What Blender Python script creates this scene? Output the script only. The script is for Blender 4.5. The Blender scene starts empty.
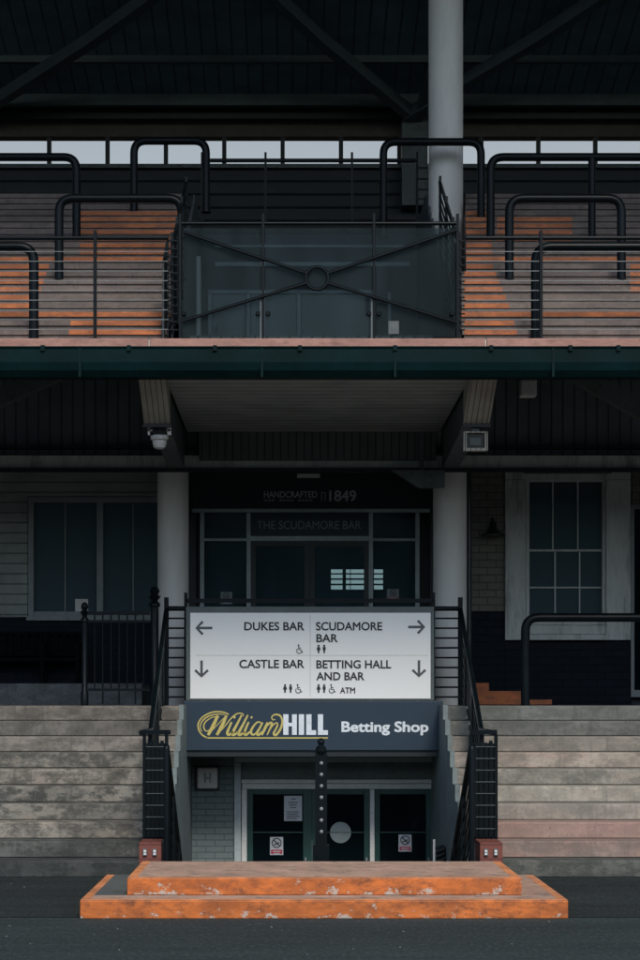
import bpy, math, random
from mathutils import Vector, Matrix
random.seed(7)
R = math.radians
S = bpy.context.scene
COL = S.collection

# ------------------------------------------------------------------ camera, sky, sun, exposure
EYE = 1.73          # eye height (m)
FPX = 2000.0        # focal length measured in photo pixels (960 px tall frame)
VX, VY = 292.0, 700.0
cam = bpy.data.cameras.new("camera"); camo = bpy.data.objects.new("camera", cam); COL.objects.link(camo)
camo.location = (0, 0, EYE); camo.rotation_euler = (R(90), 0, 0)
cam.sensor_fit = 'VERTICAL'; cam.sensor_height = 36; cam.sensor_width = 24
cam.lens = FPX * 36 / 960
cam.shift_x = (320 - VX) / 960; cam.shift_y = (VY - 480) / 960
cam.clip_start = 0.1; cam.clip_end = 2000
S.camera = camo

SUN_EL, SUN_AZ = 42, 12     # degrees; azimuth to the right of straight behind the camera
w = bpy.data.worlds.new("World"); S.world = w; w.use_nodes = True
nt = w.node_tree
sky = nt.nodes.new('ShaderNodeTexSky'); sky.sky_type = 'NISHITA'; sky.sun_disc = False
sky.sun_elevation = R(SUN_EL); sky.sun_rotation = R(180 - SUN_AZ); sky.air_density = 1.0; sky.dust_density = 1.2; sky.ozone_density = 1.6
bg = nt.nodes['Background']; nt.links.new(sky.outputs[0], bg.inputs[0]); bg.inputs[1].default_value = 0.12
sun = bpy.data.lights.new("sun", 'SUN'); sun.energy = 1.5; sun.angle = R(16); sun.color = (1, .93, .84)
suno = bpy.data.objects.new("sun", sun); COL.objects.link(suno)
suno.rotation_euler = (R(90 - SUN_EL), 0, R(SUN_AZ)); suno.location = (3, -10, 20)
S.view_settings.view_transform = 'Standard'; S.view_settings.look = 'None'
S.view_settings.gamma = 1; S.view_settings.use_curve_mapping = False
S.view_settings.exposure = 0.68
S.cycles.max_bounces = 6

# ------------------------------------------------------------------ helpers
def wx(px, d): return (px - VX) * d / FPX
def wz(py, d): return EYE + (VY - py) * d / FPX

def newmat(name):
    m = bpy.data.materials.new(name); m.use_nodes = True
    return m, m.node_tree, m.node_tree.nodes['Principled BSDF']
def ramp(t, fac, stops):
    r = t.nodes.new('ShaderNodeValToRGB'); t.links.new(fac, r.inputs[0])
    el = r.color_ramp.elements
    while len(el) > 1: el.remove(el[-1])
    el[0].position = stops[0][0]; el[0].color = (*stops[0][1], 1)
    for p, c in stops[1:]:
        e = el.new(p); e.color = (*c, 1)
    return r.outputs[0]
def noise(t, scale, stretch=(1,1,1), detail=6, rough=.6, off=0):
    tc = t.nodes.new('ShaderNodeTexCoord'); mp = t.nodes.new('ShaderNodeMapping')
    mp.inputs['Scale'].default_value = stretch; mp.inputs['Location'].default_value = (off, off*.7, off*1.3)
    t.links.new(tc.outputs['Object'], mp.inputs[0])
    n = t.nodes.new('ShaderNodeTexNoise'); n.inputs['Scale'].default_value = scale
    n.inputs['Detail'].default_value = detail; n.inputs['Roughness'].default_value = rough
    t.links.new(mp.outputs[0], n.inputs['Vector'])
    return n.outputs['Fac']
def mix(t, fac, a, b, mode='MIX'):
    m = t.nodes.new('ShaderNodeMix'); m.data_type = 'RGBA'; m.blend_type = mode
    if isinstance(fac, float): m.inputs[0].default_value = fac
    else: t.links.new(fac, m.inputs[0])
    for i, v in ((6, a), (7, b)):
        if isinstance(v, tuple): m.inputs[i].default_value = (*v, 1)
        else: t.links.new(v, m.inputs[i])
    return m.outputs[2]
def bump(t, b, h, strength=.3, dist=.01):
    n = t.nodes.new('ShaderNodeBump'); n.inputs['Strength'].default_value = strength; n.inputs['Distance'].default_value = dist
    t.links.new(h, n.inputs['Height']); t.links.new(n.outputs[0], b.inputs['Normal'])
def var(name, c, rough=.6, amt=.3, scale=3, stretch=(1,1,1), metal=0, bmp=0, spec=.5, dirt=None, off=0, n2s=.5):
    """base colour with uneven wear: two scales of noise around colour c"""
    m, t, b = newmat(name)
    lo = tuple(v*(1-amt) for v in c); hi = tuple(min(1, v*(1+amt)) for v in c)
    n1 = noise(t, scale, stretch, off=off)
    col = ramp(t, n1, [(.3, lo), (.7, hi)])
    n2 = noise(t, scale*9, stretch, off=off+3)
    col = mix(t, ramp(t, n2, [(.45, (0,0,0)), (.75, (n2s,n2s,n2s))]), col, tuple(v*.6 for v in c))
    if dirt:
        n3 = noise(t, scale*2.2, stretch, detail=10, rough=.75, off=off+9)
        col = mix(t, ramp(t, n3, [(.52, (0,0,0)), (.66, (.85,.85,.85))]), col, dirt)
    t.links.new(col, b.inputs['Base Color'])
    b.inputs['Roughness'].default_value = rough; b.inputs['Metallic'].default_value = metal
    b.inputs['Specular IOR Level'].default_value = spec
    if bmp: bump(t, b, n2, bmp)
    return m
def wave_mat(name, c, axis, scale, depth=.35, rough=.6, amt=.25):
    """sheet with pressed ribs / boards running across one axis"""
    m, t, b = newmat(name)
    tc = t.nodes.new('ShaderNodeTexCoord'); wv = t.nodes.new('ShaderNodeTexWave')
    wv.bands_direction = axis; wv.inputs['Scale'].default_value = scale; wv.wave_profile = 'SAW'
    t.links.new(tc.outputs['Object'], wv.inputs['Vector'])
    groove = ramp(t, wv.outputs['Fac'], [(0, (0,0,0)), (.1, (1,1,1)), (.92, (1,1,1)), (1, (0,0,0))])
    n = noise(t, 2.0); base = ramp(t, n, [(.3, tuple(v*(1-amt) for v in c)), (.7, tuple(v*(1+amt) for v in c))])
    col = mix(t, groove, tuple(v*depth for v in c), base)
    t.links.new(col, b.inputs['Base Color']); b.inputs['Roughness'].default_value = rough
    bump(t, b, groove, .8, .02)
    return m
def brick_mat(name, c, mortar, bw=.225, bh=.075, rough=.7, amt=.2, ms=.008, bmp=.5):
    m, t, b = newmat(name)
    tc = t.nodes.new('ShaderNodeTexCoord'); mp = t.nodes.new('ShaderNodeMapping'); mp.inputs['Rotation'].default_value = (R(90), 0, 0)
    sp = t.nodes.new('ShaderNodeSeparateXYZ'); cb = t.nodes.new('ShaderNodeCombineXYZ')
    ad = t.nodes.new('ShaderNodeMath'); ad.operation = 'ADD'
    t.links.new(tc.outputs['Object'], sp.inputs[0])
    t.links.new(sp.outputs[0], ad.inputs[0]); t.links.new(sp.outputs[1], ad.inputs[1])
    t.links.new(ad.outputs[0], cb.inputs[0]); t.links.new(sp.outputs[2], cb.inputs[1])
    br = t.nodes.new('ShaderNodeTexBrick'); t.links.new(cb.outputs[0], br.inputs['Vector'])
    br.inputs['Scale'].default_value = 1; br.inputs['Brick Width'].default_value = bw; br.inputs['Row Height'].default_value = bh
    br.inputs['Mortar Size'].default_value = ms; br.inputs['Mortar Smooth'].default_value = .3
    br.inputs['Color1'].default_value = (*[v*(1-amt) for v in c], 1); br.inputs['Color2'].default_value = (*[v*(1+amt) for v in c], 1)
    br.inputs['Mortar'].default_value = (*mortar, 1)
    n = noise(t, 5); col = mix(t, ramp(t, n, [(.45, (0,0,0)), (.8, (.5,.5,.5))]), br.outputs['Color'], tuple(v*.6 for v in c))
    t.links.new(col, b.inputs['Base Color']); b.inputs['Roughness'].default_value = rough; b.inputs['Specular IOR Level'].default_value = .15
    inv = t.nodes.new('ShaderNodeMath'); inv.operation = 'SUBTRACT'; inv.inputs[0].default_value = 1; t.links.new(br.outputs['Fac'], inv.inputs[1])
    bump(t, b, inv.outputs[0], bmp, .008)
    return m
def concrete(name, c, dark, warm, off, wamt=.5, moss=.5):
    m, t, b = newmat(name)
    n1 = noise(t, 1.3, (.8, 1, 2), off=off, detail=3)
    n2 = noise(t, 4.6, (.75, 1, 1.35), detail=14, rough=.76, off=off+5)
    n3 = noise(t, 34, (1,1,1), detail=4, off=off+2); n6 = noise(t, 13, (.9,1,1.1), detail=10, rough=.8, off=off+31); n8 = noise(t, 3.5, (3.2,1,.35), detail=9, rough=.7, off=off+51)
    col = ramp(t, n1, [(.32, tuple(v*.70 for v in c)), (.5, c), (.68, tuple(v*1.28 for v in c))])
    n4 = noise(t, 2.4, (.7, 1, 2.2), off=off+21, detail=9, rough=.7)
    col = mix(t, ramp(t, n4, [(.46, (0,0,0)), (.60, (wamt, wamt, wamt))]), col, warm)
    col = mix(t, ramp(t, n2, [(.44, (0,0,0)), (.52, (moss, moss, moss)), (.62, (min(1,moss*1.5),)*3)]), col, dark)
    col = mix(t, ramp(t, n6, [(.52, (0,0,0)), (.66, (.45,.45,.45))]), col, tuple(v*1.3 for v in c))
    col = mix(t, ramp(t, n8, [(.53, (0,0,0)), (.66, (.6,.6,.6))]), col, dark)
    col = mix(t, ramp(t, n3, [(.60, (0,0,0)), (.68, (.6,.6,.6))]), col, tuple(v*.35 for v in c))
    t.links.new(col, b.inputs['Base Color']); b.inputs['Roughness'].default_value = .85
    bump(t, b, n6, .55, .014)
    return m
def orange_paint(name, c, chip=.56, dirt_c=(.035,.018,.01)):
    m, t, b = newmat(name)
    n1 = noise(t, 3, (1,1,1.5), off=2); col = ramp(t, n1, [(.3, tuple(v*.72 for v in c)), (.7, tuple(v*1.15 for v in c))])
    n2 = noise(t, 7, (.8,1,1.6), detail=12, rough=.8, off=4)
    col = mix(t, ramp(t, n2, [(.45, (0,0,0)), (.53, (.35,.35,.35)), (.63, (.9,.9,.9))]), col, dirt_c)
    n7 = noise(t, 1.7, (1,1,3), detail=10, rough=.7, off=44); col = mix(t, ramp(t, n7, [(.46, (0,0,0)), (.60, (.75,.75,.75))]), col, tuple(v*.5 for v in c))
    # bare chips, more of them low on the riser
    tc = t.nodes.new('ShaderNodeTexCoord'); sp = t.nodes.new('ShaderNodeSeparateXYZ'); t.links.new(tc.outputs['Object'], sp.inputs[0])
    sw = t.nodes.new('ShaderNodeMath'); sw.operation = 'MODULO'; sw.inputs[1].default_value = .147; t.links.new(sp.outputs[2], sw.inputs[0])
    n3 = noise(t, 9, (1,1,1.2), detail=9, rough=.75, off=13); n5 = noise(t, .9, off=31)
    a = t.nodes.new('ShaderNodeMath'); a.operation = 'MULTIPLY_ADD'; a.inputs[1].default_value = .35; t.links.new(n5, a.inputs[0]); t.links.new(n3, a.inputs[2])
    lw = t.nodes.new('ShaderNodeMath'); lw.operation = 'MULTIPLY_ADD'; lw.inputs[1].default_value = -.9; t.links.new(sw.outputs[0], lw.inputs[0]); t.links.new(a.outputs[0], lw.inputs[2]); a = lw
    col = mix(t, ramp(t, a.outputs[0], [(chip+.142, (0,0,0)), (chip+.155, (1,1,1))]), col, (.42,.36,.3))
    t.links.new(col, b.inputs['Base Color']); b.inputs['Roughness'].default_value = .6
    bump(t, b, n2, .4, .006)
    return m
def glass_dark(name, c=(.006,.012,.015), rough=.04, spec=.5):
    m, t, b = newmat(name); b.inputs['Base Color'].default_value = (*c, 1); b.inputs['Roughness'].default_value = rough
    b.inputs['Specular IOR Level'].default_value = spec
    return m
def clear_glass(name, tint, diff, fac):
    m, t, b = newmat(name)
    tr = t.nodes.new('ShaderNodeBsdfTransparent'); tr.inputs[0].default_value = (*tint, 1)
    b.inputs['Roughness'].default_value = .1; b.inputs['Specular IOR Level'].default_value = .12
    n = noise(t, 1.8, (3,1,.5), detail=7); t.links.new(ramp(t, n, [(.3, tuple(v*.6 for v in diff)), (.75, tuple(v*1.5 for v in diff))]), b.inputs['Base Color'])
    ms = t.nodes.new('ShaderNodeMixShader'); ms.inputs[0].default_value = fac
    t.links.new(tr.outputs[0], ms.inputs[1]); t.links.new(b.outputs[0], ms.inputs[2])
    t.links.new(ms.outputs[0], t.nodes['Material Output'].inputs[0])
    return m

def asphalt(name, c, grit, dark):
    m, t, b = newmat(name)
    n1 = noise(t, .8, (.3,1,1), detail=8, rough=.65); n2 = noise(t, 30, (1,.35,1), detail=4, rough=.7); n3 = noise(t, 1.7, (.22,1.2,1), detail=12, rough=.75, off=7); n4 = noise(t, 55, (1,.4,1), detail=2, off=3)
    col = ramp(t, n1, [(.35, tuple(v*.8 for v in c)), (.65, tuple(v*1.22 for v in c))])
    col = mix(t, ramp(t, n3, [(.46, (0,0,0)), (.58, (.75,.75,.75))]), col, dark)
    col = mix(t, ramp(t, n2, [(.38, (.5,.5,.5)), (.5, (0,0,0))]), col, tuple(v*.8 for v in dark))
    col = mix(t, ramp(t, n2, [(.53, (0,0,0)), (.68, (.4,.4,.4))]), col, grit)
    col = mix(t, ramp(t, n4, [(.70, (0,0,0)), (.76, (.5,.5,.5))]), col, tuple(v*1.8 for v in grit))
    t.links.new(col, b.inputs['Base Color']); b.inputs['Roughness'].default_value = .92; b.inputs['Specular IOR Level'].default_value = .25
    bump(t, b, n2, .9, .02)
    return m
M = {}
M['asphalt'] = asphalt('asphalt', (.029,.042,.041), (.095,.11,.105), (.020,.029,.029))
M['asphalt_new'] = asphalt('asphalt_apron', (.019,.026,.026), (.065,.07,.068), (.010,.015,.015))
M['orange'] = orange_paint('orange_paint', (.60,.158,.026), .57, (.085,.032,.015))
M['orange_edge'] = orange_paint('orange_edge', (.80,.30,.11), .64, (.25,.13,.09))
M['tread'] = var('worn_tread', (.42,.275,.195), .8, .25, 2.5, bmp=.6, dirt=(.1,.085,.08))
M['tread_grey'] = var('grey_tread', (.085,.095,.09), .8, .25, 2.5, bmp=.6, dirt=(.05,.05,.05))
M['black'] = var('black_paint', (.010,.016,.019), .38, .3, 6, spec=.5)
M['tube'] = var('tube_paint', (.003,.006,.008), .36, .3, 4, spec=.14)
M['wire'] = var('steel_wire', (.24,.26,.26), .45, .2, 4, metal=.5)
M['green'] = var('gutter_green', (.0015,.012,.013), .5, .3, 2, spec=.08)
M['doorgreen'] = var('door_green', (.006,.050,.044), .45, .25, 3)
M['terracotta'] = var('deck_edge_terracotta', (.34,.185,.145), .8, .22, 1.6, (1,1,3), bmp=.5, dirt=(.19,.1,.08))
M['surround'] = var('surround_paint', (.50,.52,.49), .6, .12, 1.2, (2,2,.35), bmp=.15, dirt=(.2,.2,.19))
M['column'] = var('column_paint', (.66,.65,.61), .6, .10, 1.2, (2,2,.35), bmp=.1, n2s=.2)
M['teal_wall'] = brick_mat('painted_brick', (.145,.185,.185), (.095,.125,.128), bmp=.9, amt=.05, ms=.006)
M['teal'] = var('teal_render', (.15,.185,.18), .7, .18, 2, dirt=(.06,.08,.085))
M['pale_teal'] = var('pale_teal', (.36,.42,.43), .6, .15, 2)
M['white'] = var('white_frame', (.62,.64,.62), .5, .08, 4)
M['white_dull'] = var('white_trim', (.22,.25,.25), .6, .12, 4, dirt=(.16,.18,.18))
M['siding'] = wave_mat('cream_siding', (.23,.25,.235), 'Z', 2.3, .82)
M['cream_brick'] = brick_mat('cream_brick', (.17,.165,.14), (.09,.09,.08), bmp=.6, amt=.06, bh=.1)
M['dado'] = brick_mat('navy_brick', (.006,.011,.017), (.004,.008,.012), bmp=.6, bh=.1)
M['navy'] = var('navy_panel', (.018,.036,.056), .5, .06, 1.5, n2s=.12, spec=.3)
M['signwhite'] = var('sign_white', (.76,.775,.745), .5, .015, 1.2, n2s=.03)
M['signframe'] = var('sign_frame', (.075,.10,.097), .5, .15, 4)
M['ink'] = var('ink', (.012,.016,.018), .6, .1, 6)
M['inkgrey'] = var('ink_grey', (.075,.085,.09), .6, .1, 6)
M['letter_white'] = var('letter_white', (.62,.68,.72), .5, .03, 4)
M['gold'] = var('letter_gold', (.50,.42,.12), .5, .08, 6)
M['dim_letter'] = var('dim_letter', (.24,.27,.28), .6, .1, 6)
M['fascia_letter'] = var('fascia_letter', (.5,.54,.56), .6, .1, 6)
M['soffit'] = wave_mat('soffit_boards', (.33,.35,.33), 'Y', 1.25, .12)
M['ribbed'] = wave_mat('ribbed_sheet', (.11,.14,.15), 'X', 2.2, .6)
M['ribbed2'] = wave_mat('ribbed_fascia', (.085,.095,.095), 'X', 3.2, .5)
M['haunch'] = wave_mat('haunch_boards', (.34,.32,.27), 'X', 5.5, .55)
M['beam'] = var('steel_beam_paint', (.10,.125,.13), .6, .2, 2, dirt=(.05,.06,.06))
M['roofsheet'] = wave_mat('roof_sheet', (.17,.26,.29), 'X', 1.3, .4)
M['truss'] = var('truss_paint', (.085,.12,.13), .6, .2, 2)
M['backwall'] = wave_mat('back_cladding', (.010,.020,.026), 'Z', 1.4, .85)
M['brown'] = var('fascia_brown', (.08,.072,.058), .7, .2, 2)
M['voidwall'] = var('void_wall', (.035,.052,.060), .7, .25, 1.2, dirt=(.03,.035,.038))
M['blackwall'] = var('black_fascia', (.003,.010,.013), .5, .2, 2)
M['up_grey'] = concrete('deck_concrete', (.16,.130,.115), (.09,.078,.072), (.20,.15,.125), 3, .4, .35)
M['up_orange'] = orange_paint('deck_orange', (.50,.145,.038), .9, (.15,.06,.03))
M['glass'] = glass_dark('window_glass', (.055,.085,.095), .02, .35)
M['glass2'] = glass_dark('door_glass', (.003,.007,.009), .06, .12)
M['barglass'] = clear_glass('bar_glass', (.55,.70,.74), (.045,.085,.10), .5)
M['clerestory'] = clear_glass('clerestory_glass', (1,.85,.72), (.12,.13,.13), .03)
M['balglass'] = clear_glass('balustrade_glass', (.66,.76,.77), (.030,.042,.045), .26)
M['redbrick'] = brick_mat('red_brick', (.17,.062,.048), (.12,.05,.045), bw=.24, bh=.13, amt=.12)
M['lampgrey'] = var('lamp_diffuser', (.56,.55,.51), .4, .15, 8)
M['red'] = var('notice_red', (.42,.015,.04), .5, .05, 5)
M['paper'] = var('paper', (.50,.54,.58), .6, .05, 5)
M['disc'] = var('frosted_disc', (.26,.32,.32), .4, .08, 5)
M['bench'] = var('bench_wood', (.003,.005,.006), .7, .3, 5, spec=.05)

WL = {}
def wloc(o): return WL.get(o.name, Vector((0,0,0)))
class MB:
    def __init__(s): s.v = []; s.f = []; s.m = []
    def face(s, pts, mi=0):
        i = len(s.v); s.v += [tuple(p) for p in pts]; s.f.append(tuple(range(i, i+len(pts)))); s.m.append(mi); return s
    def box(s, x0, x1, y0, y1, z0, z1, mi=0):
        x0, x1 = min(x0,x1), max(x0,x1); y0, y1 = min(y0,y1), max(y0,y1); z0, z1 = min(z0,z1), max(z0,z1)
        i = len(s.v)
        s.v += [(x0,y0,z0),(x1,y0,z0),(x1,y1,z0),(x0,y1,z0),(x0,y0,z1),(x1,y0,z1),(x1,y1,z1),(x0,y1,z1)]
        for f in ((0,3,2,1),(4,5,6,7),(0,1,5,4),(1,2,6,5),(2,3,7,6),(3,0,4,7)):
            s.f.append(tuple(i+k for k in f)); s.m.append(mi)
        return s
    def pbox(s, xa, xb, ya, yb, d, depth, mi=0):     # box whose front face sits at distance d, extents read off the photo
        return s.box(wx(xa,d), wx(xb,d), d, d+depth, wz(yb,d), wz(ya,d), mi)
    def prism(s, pts2, a, b, plane='x', mi=0):       # polygon (u,v) swept between a and b along an axis
        n = len(pts2); i = len(s.v)
        def P(u, v, k):
            return (k,u,v) if plane == 'x' else ((u,k,v) if plane == 'y' else (u,v,k))
        s.v += [P(u,v,a) for u,v in pts2] + [P(u,v,b) for u,v in pts2]
        s.f.append(tuple(range(i, i+n))); s.f.append(tuple(range(i+2*n-1, i+n-1, -1))); s.m += [mi, mi]
        for k in range(n):
            q = (k+1) % n; s.f.append((i+k, i+q, i+n+q, i+n+k)); s.m.append(mi)
        return s
    def tube(s, pts, r, n=12, mi=0, flat=None):
        pts = [Vector(p) for p in pts]; rings = []
        rr = r if isinstance(r, (list, tuple)) else [r]*len(pts)
        up = None
        for k, p in enumerate(pts):
            if k == 0: t = (pts[1]-p).normalized()
            elif k == len(pts)-1: t = (p-pts[k-1]).normalized()
            else: t = ((pts[k+1]-p).normalized() + (p-pts[k-1]).normalized()).normalized()
            if up is None:
                up = Vector((0,0,1)) if abs(t.z) < .9 else Vector((0,1,0))
            a = t.cross(up).normalized(); b = a.cross(t).normalized(); up = b
            rad = rr[k]; i = len(s.v)
            for q in range(n):
                th = 2*math.pi*(q+.5)/n
                s.v.append(tuple(p + a*math.cos(th)*rad + b*math.sin(th)*rad))
            rings.append(i)
        for k in range(len(rings)-1):
            for q in range(n):
                w_ = (q+1) % n
                s.f.append((rings[k]+q, rings[k]+w_, rings[k+1]+w_, rings[k+1]+q)); s.m.append(mi)
        s.f.append(tuple(rings[0]+q for q in range(n-1,-1,-1))); s.f.append(tuple(rings[-1]+q for q in range(n))); s.m += [mi, mi]
        return s
    def lathe(s, c, prof, n=20, mi=0, axis='z'):     # prof: (radius, height)
        rings = []
        for r, h in prof:
            i = len(s.v)
            for q in range(n):
                th = 2*math.pi*q/n
                if axis == 'z': s.v.append((c[0]+r*math.cos(th), c[1]+r*math.sin(th), c[2]+h))
                else: s.v.append((c[0]+r*math.cos(th), c[1]-h, c[2]+r*math.sin(th)))
            rings.append(i)
        for k in range(len(rings)-1):
            for q in range(n):
                w_ = (q+1) % n
                s.f.append((rings[k]+q, rings[k]+w_, rings[k+1]+w_, rings[k+1]+q)); s.m.append(mi)
        s.f.append(tuple(rings[0]+q for q in range(n-1,-1,-1))); s.f.append(tuple(rings[-1]+q for q in range(n))); s.m += [mi, mi]
        return s
    def stroke(s, pts, wdt, y, th=.004, mi=0):       # ribbon in the x-z plane facing -y; wdt may vary along it
        P = [Vector((p[0], p[1])) for p in pts]; n = len(P)
        ws = wdt if isinstance(wdt, (list, tuple)) else [wdt]*n
        L, Rr = [], []
        for k in range(n):
            t = (P[min(k+1,n-1)] - P[max(k-1,0)])
            t = t.normalized() if t.length > 1e-9 else Vector((1,0))
            nn = Vector((-t.y, t.x)); L.append(P[k]+nn*ws[k]/2); Rr.append(P[k]-nn*ws[k]/2)
        for k in range(n-1):
            a, b_, c_, d_ = L[k], L[k+1], Rr[k+1], Rr[k]
            i = len(s.v)
            s.v += [(q.x, y-th, q.y) for q in (a,b_,c_,d_)] + [(q.x, y, q.y) for q in (a,b_,c_,d_)]
            for f in ((0,1,2,3),(7,6,5,4),(0,4,5,1),(2,6,7,3)):
                s.f.append(tuple(i+z for z in f)); s.m.append(mi)
        return s
    def build(s, name, mat, parent=None, smooth=False, bevel=0):
        me = bpy.data.meshes.new(name)
        off = wloc(parent) if parent else Vector((0,0,0))
        me.from_pydata([tuple(Vector(v)-off) for v in s.v], [], s.f)
        for mm in (mat if isinstance(mat, (list, tuple)) else [mat]): me.materials.append(mm)
        for p, mi in zip(me.polygons, s.m): p.material_index = mi; p.use_smooth = smooth
        me.update()
        o = bpy.data.objects.new(name, me); COL.objects.link(o)
        if parent: o.parent = parent
        WL[o.name] = off.copy()
        if smooth: 
            es = o.modifiers.new('edge_split', 'EDGE_SPLIT'); es.split_angle = R(40)
        if bevel:
            bv = o.modifiers.new('bevel', 'BEVEL'); bv.width = bevel; bv.segments = 2; bv.limit_method = 'ANGLE'; bv.angle_limit = R(40)
        return o
def thing(name, label, cat, loc, group=None):
    o = bpy.data.objects.new(name, None); COL.objects.link(o); o.location = loc; o.empty_display_size = .2
    WL[o.name] = Vector(loc)
    o['label'] = label; o['category'] = cat
    if group: o['group'] = group
    return o
def tag(o, label, cat, group=None):
    o['label'] = label; o['category'] = cat
    if group: o['group'] = group
    return o
def struct(o): o['kind'] = 'structure'; return o

def arc_path(pts, rad, n=6):
    """polyline with rounded corners"""
    P = [Vector(p) for p in pts]; out = [P[0]]
    for k in range(1, len(P)-1):
        a = (P[k-1]-P[k]).normalized(); b = (P[k+1]-P[k]).normalized()
        s0, s1 = P[k]+a*rad, P[k]+b*rad
        for q in range(n+1):
            u = q/n; out.append(s0*(1-u)**2 + P[k]*2*u*(1-u) + s1*u*u)
    out.append(P[-1]); return out
def spline(pts, n=6):
    out = []
    for k in range(len(pts)-1):
        p0 = pts[max(k-1,0)]; p1 = pts[k]; p2 = pts[k+1]; p3 = pts[min(k+2,len(pts)-1)]
        for q in range(n):
            u = q/n
            out.append(tuple(.5*((2*p1[i]) + (-p0[i]+p2[i])*u + (2*p0[i]-5*p1[i]+4*p2[i]-p3[i])*u*u + (-p0[i]+3*p1[i]-3*p2[i]+p3[i])*u**3) for i in (0,1)))
    out.append(pts[-1]); return out

def lettering(body, xa, xb, yt, yb, d, mat, parent, bold=0.0, name='lettering', th=.004, capref=True):
    """text fitted into a box read off the photo: xa..xb wide, cap top yt, baseline yb, lying on a face at distance d"""
    cu = bpy.data.curves.new(name, 'FONT'); cu.body = body; cu.size = 1; cu.extrude = 0; cu.resolution_u = 4
    to = bpy.data.objects.new('t', cu); COL.objects.link(to)
    bpy.context.view_layer.update()
    me = bpy.data.meshes.new_from_object(to.evaluated_get(bpy.context.evaluated_depsgraph_get()))
    bpy.data.objects.remove(to); bpy.data.curves.remove(cu)
    xs = [v.co.x for v in me.vertices]; x0, x1 = min(xs), max(xs)
    cap = .729*1.0 if capref else max(v.co.y for v in me.vertices)
    sx = (wx(xb,d)-wx(xa,d))/(x1-x0); sz = (wz(yt,d)-wz(yb,d))/cap
    off = wloc(parent)
    zb = wz(yb,d); xa_w = wx(xa,d)
    src = [(v.co.x-x0, v.co.y) for v in me.vertices]; fs = [tuple(p.vertices) for p in me.polygons]
    bpy.data.meshes.remove(me); me = bpy.data.meshes.new(name); V, Fc = [], []
    shifts = [(0,0)] if not bold else [(bold*math.cos(k*math.pi/4), bold*math.sin(k*math.pi/4)) for k in range(8)]+[(0,0)]
    for k, (dx, dz) in enumerate(shifts):
        i0 = len(V)
        V += [tuple(Vector((xa_w+(a+dx)*sx, d-th-.0002*k, zb+(b_+dz)*sz)) - off) for a, b_ in src]
        Fc += [tuple(i+i0 for i in f) for f in fs]
    me.from_pydata(V, [], Fc); me.materials.append(mat)
    o = bpy.data.objects.new(name, me); COL.objects.link(o); o.parent = parent
    return o

# ------------------------------------------------------------------ main dimensions (metres)
XL, XR = -1.27, 1.75           # sides of the stairwell cut through the terrace
T0, TREAD, RISE, NST = 19.5, .333, .1665, 10
FLOOR = RISE*NST               # concourse level 1.665
D_TOP = T0 + TREAD*(NST-1)     # last riser
D_VOID = 23.5                  # back of the open stairwell
D_BACK = 24.35                 # wall with the betting shop doors
D_WALL = 26.7                  # ground floor facade
DECK = 5.42; D_EDGE = 20.4
W = 16.0

# ------------------------------------------------------------------ ground
g = MB(); hy0, hy1 = 17.9, 24.62
B = 600
for a in ((-B,B,-B,hy0),(-B,XL,hy0,hy1),(XR,B,hy0,hy1),(-B,B,hy1,B)):
    g.face([(a[0],a[2],0),(a[1],a[2],0),(a[1],a[3],0),(a[0],a[3],0)])
struct(g.build('ground', M['asphalt']))
g = MB()
for a in ((-W,XL,15.9,19.6),(XR,W,15.9,19.6),(XL,XR,15.9,hy0)):
    g.face([(a[0],a[2],.004),(a[1],a[2],.004),(a[1],a[3],.004),(a[0],a[3],.004)])
struct(g.build('asphalt_apron', M['asphalt_new']))

m = MB(); x = -260.0; prev = None; rnd = random.Random(3); n = 0
hts = []
while x < 260:
    hts.append((x, 19.3 + .5*math.sin(x*.07) + rnd.uniform(-.7, .8))); x += rnd.uniform(.7, 2.2)
for (xa, ha), (xb, hb) in zip(hts, hts[1:]):
    m.face([(xa,-112,0),(xb,-112,0),(xb,-110,ha*.0+hb*.6),(xa,-110,ha*.6)]); m.face([(xa,-110,ha*.6),(xb,-110,hb*.6),(xb,-114,hb),(xa,-114,ha)])
    m.face([(xa,-114,ha),(xb,-114,hb),(xb,-125,hb*.8),(xa,-125,ha*.8)]); m.face([(xa,-125,ha*.8),(xb,-125,hb*.8),(xb,-128,0),(xa,-128,0)])
o = m.build('added_treeline', var('added_treeline_green', (.06,.085,.08), .9, .5, .25)); o['kind'] = 'stuff'  # unseen treeline added behind the camera for window reflections and a darker horizon

# ------------------------------------------------------------------ orange entrance platform
pf = thing('entrance_platform', 'two-tier orange painted step platform with chipped paint in front of the basement entrance', 'steps', (.25, 15.82, 0))
def tier(y0, y1, x0, x1, z0, z1, name, side_grey):
    m = MB().box(x0, x1, y0, y1, z0, z1)
    o = m.build(name, M['orange'], pf, bevel=.008)
    e = MB(); w_ = .075; z = z1
    e.box(x0+.004, x1-.004, y0+.004, y0+w_, z+.001, z+.005); e.box(x0+.004, x0+w_, y0+w_, y1, z+.001, z+.005); e.box(x1-w_, x1-.004, y0+w_, y1, z+.001, z+.005)
    e.build('painted_edge', M['orange_edge'], o)
    t = MB().box(x0+w_, x1-w_, y0+w_, y1, z+.001, z+.004)
    t.build('tread', M['tread'], o)
    return o
x0, x1 = wx(79.8,15.82), wx(568.3,15.82)
u0, u1 = wx(127,16.2), wx(521.9,16.2)
lo = tier(15.82, 18.1, x0, x1, 0, .144, 'lower_step', True)
tier(16.2, 17.85, u0, u1, .15, .286, 'upper_step', False)
MB().box(x0+.075, u0-.01, 16.2, 18.1, .1492, .1512).build('grey_side_patch', M['tread_grey'], lo)  # darker grey sheet over the left side tread

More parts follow.
